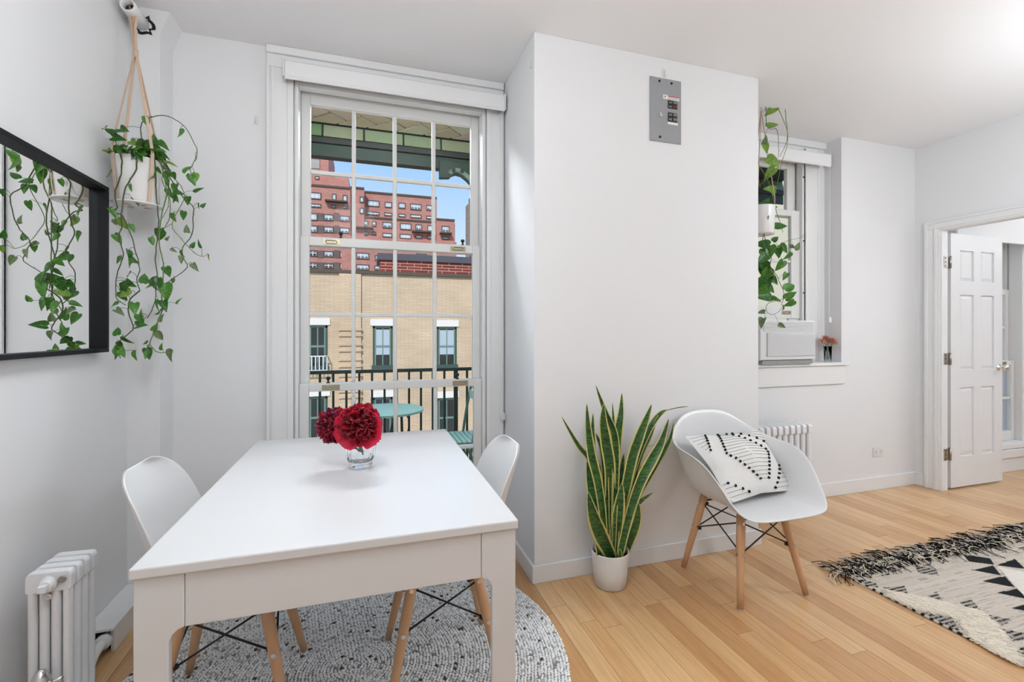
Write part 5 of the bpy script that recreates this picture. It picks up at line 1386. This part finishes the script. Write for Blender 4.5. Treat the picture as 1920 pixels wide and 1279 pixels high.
for (uc, cu) in ((596, False), (718, True), (838, True)):
    for (v0, v1) in ((612, 687), (745.5, 821)):
        tan_window(uc-19, uc+18, v0 + (uc-718)*.012, v1 - (uc-718)*.012, cu and v0 < 700)
for (uc) in (480, 955, 1070, 1490, 1600, 1720, 1850):
    tan_window(uc-19, uc+19, 612 + (uc-718)*.012, 687 - (uc-718)*.012, True)
# white window guard of the left window
gd = root('window_guard', at(596, 680, YT-.4), 'white railing guard in front of the left tan building window', 'railing')
x0, x1 = X_(570, YT-.4), X_(613, YT-.4); za, zb = at(596, 667, YT-.4).z, at(596, 696, YT-.4).z
MB().box(x0, x1, YT-.42, YT-.38, za-.05, za).box(x0, x1, YT-.42, YT-.38, zb, zb+.05).box(x1-.04, x1, YT-.42, YT-.02, za-.05, za).build('guard_rail', WHT, gd)
for k in range(7):
    x = x0 + (x1-x0)*k/6; MB().box(x-.022, x+.022, YT-.415, YT-.385, zb, za).build('guard_bar', WHT, gd)
# red brick bulkhead on its roof
bh = root('roof_bulkhead', at(800, 517, 27), 'small red brick roof structure with dark cap on the tan building', 'roof structure')
xa, xb = X_(713, 27), X_(884, 27); zt = at(800, 491, 27).z; zcap = at(800, 479, 27).z
MB().box(xa, xb, 27, 29.5, zroof-.05, zt).build('brick_wall', REDC, bh)
MB().box(xa-.15, xb+.12, 26.9, 29.6, zt+.001, zcap).build('cap', mat('slate_cap', srgb(82, 84, 92), .8, var=.1, scale=2), bh)
MB().tube([(xb+.001, 28, zt-.35), (xb+.35, 28, zt-.55)], [.25, .12], 10).build('vent_cowl', DKBR, bh)

# ---------------------------------------------------------------- red brick apartment tower
YA = 72.0
ta = root('red_apartment_tower', (0, YA, -14), 'red brick apartment tower rising behind the tan building', 'building')
def vol(name, u0, u1, vtop, Y, deep=14, m=REDB, uref=None):
    ur = uref or (u0+u1)/2
    z = at(ur, vtop, Y).z
    return MB().box(X_(u0, Y), X_(u1, Y), Y, Y+deep, -14, z).build(name, m, ta), z
vol('wing', 520, 657, 349, YA-2)
vol('penthouse', 560, 654.5, 330, YA+1.5)
vol('lift_tower', 540, 616, 250, YA+3)
vol('stair_bay', 657, 683, 354, YA-1.4, m=REDB)
vol('main_block', 683, 819, 367, YA)
vol('terrace_block', 657.2, 853, 412.5, YA-1.2, uref=760)
vol('end_block', 818, 852.5, 413.5, YA-1.6)
vol('step_block', 640, 856, 453, YA-2.6, uref=840)
def cop(u0, u1, v, Y):
    z = at((u0+u1)/2, v, Y).z; MB().box(X_(u0, Y), X_(u1, Y), Y-.15, Y+.4, z, z+.25).build('parapet_cap', COP, ta)
cop(520, 657, 349, YA-2); cop(683, 819, 367, YA); cop(818, 852.5, 413.5, YA-1.6); cop(657.2, 818, 412.5, YA-1.2); cop(657, 683, 354, YA-1.4)
def rwin(u0, u1, v0, v1, Y, bright=1, parts=2, sill=True):
    x0, x1 = X_(u0, Y), X_(u1, Y); um = (u0+u1)/2; z1 = at(um, v0, Y).z; z0 = at(um, v1, Y).z; t = .10
    g = MB().box(x0, x0+t, Y-.12, Y-.01, z0, z1).box(x1-t, x1, Y-.12, Y-.01, z0, z1).box(x0+t, x1-t, Y-.12, Y-.01, z1-t, z1).box(x0+t, x1-t, Y-.12, Y-.01, z0, z0+t)
    fr_ = g.build('window', COP, ta)
    w = (x1-x0-2*t)/parts
    for k in range(parts):
        a = x0+t+w*k; zm = z0 + (z1-z0)*.5
        MB().box(a+.06, a+w-.06, Y-.06, Y-.02, zm+.05, z1-t-.03).build('pane', LPAN if bright else MPAN, fr_)
        MB().box(a+.06, a+w-.06, Y-.06, Y-.02, z0+t+.03, zm-.05).build('pane', LPAN if (bright > 1) else MPAN if bright else DPAN, fr_)
    MB().box(x0+t, x1-t, Y-.04, Y-.012, z0+t, z1-t).build('sash_rails', WHT, fr_)
A = YA-2
for (u0, u1, v0, v1, b, p) in ((578, 602, 361, 373.5, 2, 3), (622.5, 630.5, 363.5, 375.5, 2, 1), (642.5, 651, 366, 378, 2, 1), (578, 602, 382, 389, 1, 3), (622, 629, 384.5, 391, 1, 1), (643, 651, 386, 392, 0, 1),
                               (578, 595, 400, 413.5, 2, 2), (607, 625, 402, 414, 1, 2), (637.5, 655, 405, 415.5, 1, 2), (578, 595, 423, 436, 1, 2), (607, 625, 425, 436.5, 1, 2), (637, 655, 427, 438, 1, 2),
                               (578, 595, 446, 458, 1, 2), (607, 625, 447.5, 459, 1, 2), (637, 655, 449, 460, 1, 2), (578, 595, 469, 481, 0, 2), (607, 625, 471, 482, 1, 2), (637, 655, 472.5, 483.5, 2, 2), (578, 595, 492, 503, 0, 2), (607, 625, 493, 503.5, 0, 2), (637, 655, 494, 504.5, 2, 2)): rwin(u0, u1, v0, v1, A, b, p)
for (v0, v1) in ((399.5, 414.5), (422.5, 438), (446, 460.5), (469.5, 484), (492, 505.5)):
    MB().box(X_(595.5, A), X_(606.5, A), A-.05, A-.002, at(601, v1, A).z, at(601, v0, A).z).build('spandrel', GRYB, ta)
    MB().box(X_(625.5, A), X_(636.5, A), A-.05, A-.002, at(631, v1, A).z, at(631, v0, A).z).build('spandrel', GRYB, ta)
for (v0, v1) in ((369, 380), (390, 401)): rwin(674.5, 682, v0, v1, YA-1.4, 2, 1)
for (u0, u1, v0, v1, b, p) in ((688, 711, 376, 387.5, 2, 3), (721.5, 734.5, 379, 389.5, 2, 1), (747, 760, 380.5, 391, 2, 1), (769, 790, 382.5, 394, 1, 3), (799, 814, 385, 395, 1, 2), (688, 711, 397, 404, 1, 3), (720, 735, 399, 405, 2, 2), (747, 760, 401, 407, 2, 2), (769, 790, 402.5, 409, 2, 3), (799, 813, 405, 411, 2, 2)): rwin(u0, u1, v0, v1, YA, b, p)
for (u0, u1, v0, v1, b, p) in ((670.5, 690, 413.5, 425, 1, 3), (697, 705, 415, 425, 1, 1), (717, 735, 416.5, 428, 1, 2), (750, 771, 419, 431, 2, 3), (779, 791, 421, 432, 1, 2), (801, 813.5, 422.5, 434, 2, 2), (671, 690, 434, 441.5, 0, 3), (698, 705, 435, 441, 2, 1), (717, 735, 437, 445, 2, 2), (749.5, 771, 439, 448, 2, 3), (779, 791.5, 441, 447.5, 2, 2), (801, 813, 442, 448.5, 1, 2)): rwin(u0, u1, v0, v1, YA-1.2, b, p)
for (u0, u1, v0, v1, b, p) in ((828, 842.5, 424, 436, 1, 2), (828, 842, 444, 449.5, 0, 2)): rwin(u0, u1, v0, v1, YA-1.6, b, p)
for (u0, u1, v0, v1, b, p) in ((668, 692, 474, 486, 1, 3), (703, 712, 479, 489, 1, 1), (668, 692, 496, 506.5, 1, 3), (702, 712, 498, 507, 1, 1), (780, 800, 476, 484, 2, 2), (826, 840, 480, 486, 2, 2)): rwin(u0, u1, v0, v1, YA-2.6, b, p)
for (u0, u1, v, Y) in ((610, 652, 378.5, A), (666, 700, 428, YA-1.2), (772, 815, 435.5, YA-1.2), (824, 846, 438, YA-1.6)):
    um = (u0+u1)/2; z = at(um, v, Y).z; MB().box(X_(u0, Y), X_(u1, Y), Y-.9, Y-.003, z-.15, z+.05).build('fire_balcony', COP, ta)
# vent grille of the lift tower
g = MB(); Yg = YA+3
gx0, gx1 = X_(582, Yg), X_(600, Yg); gz1, gz0 = at(591, 299, Yg).z, at(591, 316, Yg).z
MB().box(gx0, gx1, Yg-.06, Yg-.002, gz0, gz1).build('vent_panel', DKBR, ta)
for k in range(6): g.box(gx0+(gx1-gx0)*(k+.3)/6.4, gx0+(gx1-gx0)*(k+.7)/6.4, Yg-.12, Yg-.061, gz0, gz1)
for k in range(6): g.box(gx0, gx1, Yg-.12, Yg-.061, gz0+(gz1-gz0)*(k+.3)/6.4, gz0+(gz1-gz0)*(k+.6)/6.4)
g.build('vent_grille', LINT, ta)
rwin(590.5, 598.5, 330.5, 336.5, YA+1.5, 2, 1)
# slender tower further off
fb = root('distant_tower', (30, 130, -14), 'slender pale brown high-rise at the right edge of the view', 'building')
BRN = brick('pale_brown_brick', srgb(176, 156, 142), srgb(166, 146, 132), srgb(150, 132, 120), 1.2, .5)
zt = at(882, 383, 130).z
MB().box(X_(877, 130), X_(925, 130), 130, 133, -14, zt).build('shaft', BRN, fb)
MB().box(X_(880, 130), X_(884, 130), 129.3, 131, -14, at(882, 372, 130).z).build('corner_pier', GRYB, fb)
fwp = MB().box(0, 1.3, 129.9, 129.998, 0, 1.6).mesh('window', MPAN)
for k in range(22):
    for j in range(3):
        o = place('window', fwp, fb); o.location = (X_(886, 130) + 2.2*j, 0, zt - 4 - 2.9*k)
# cream wing of our own building beyond the next room's window
CRM = mat('cream_render', srgb(246, 234, 204), .8, var=.04, scale=1.5)
cw = root('cream_wing', (9, 4.6, -6), 'cream rendered wing outside the next room window', 'building')
MB().box(6.6, 12.5, 4.2, 9, -6, 7).build('wall', CRM, cw)
[MB().box(x, x+.3, 4.1, 4.199, -6, 7).build('pilaster', CRM, cw) for x in (7.6, 9.1)]
MB().box(6.5, 12.5, 4.05, 4.199, 1.9, 2.2).build('string_course', LINT, cw)
struct(B('ground_street', mat('asphalt', (.14, .14, .14), .9, var=.15, scale=.5), None, -60, 90, 4.2, 200, -14.2, -14, 0), 'grey street far below between the buildings', 'ground')
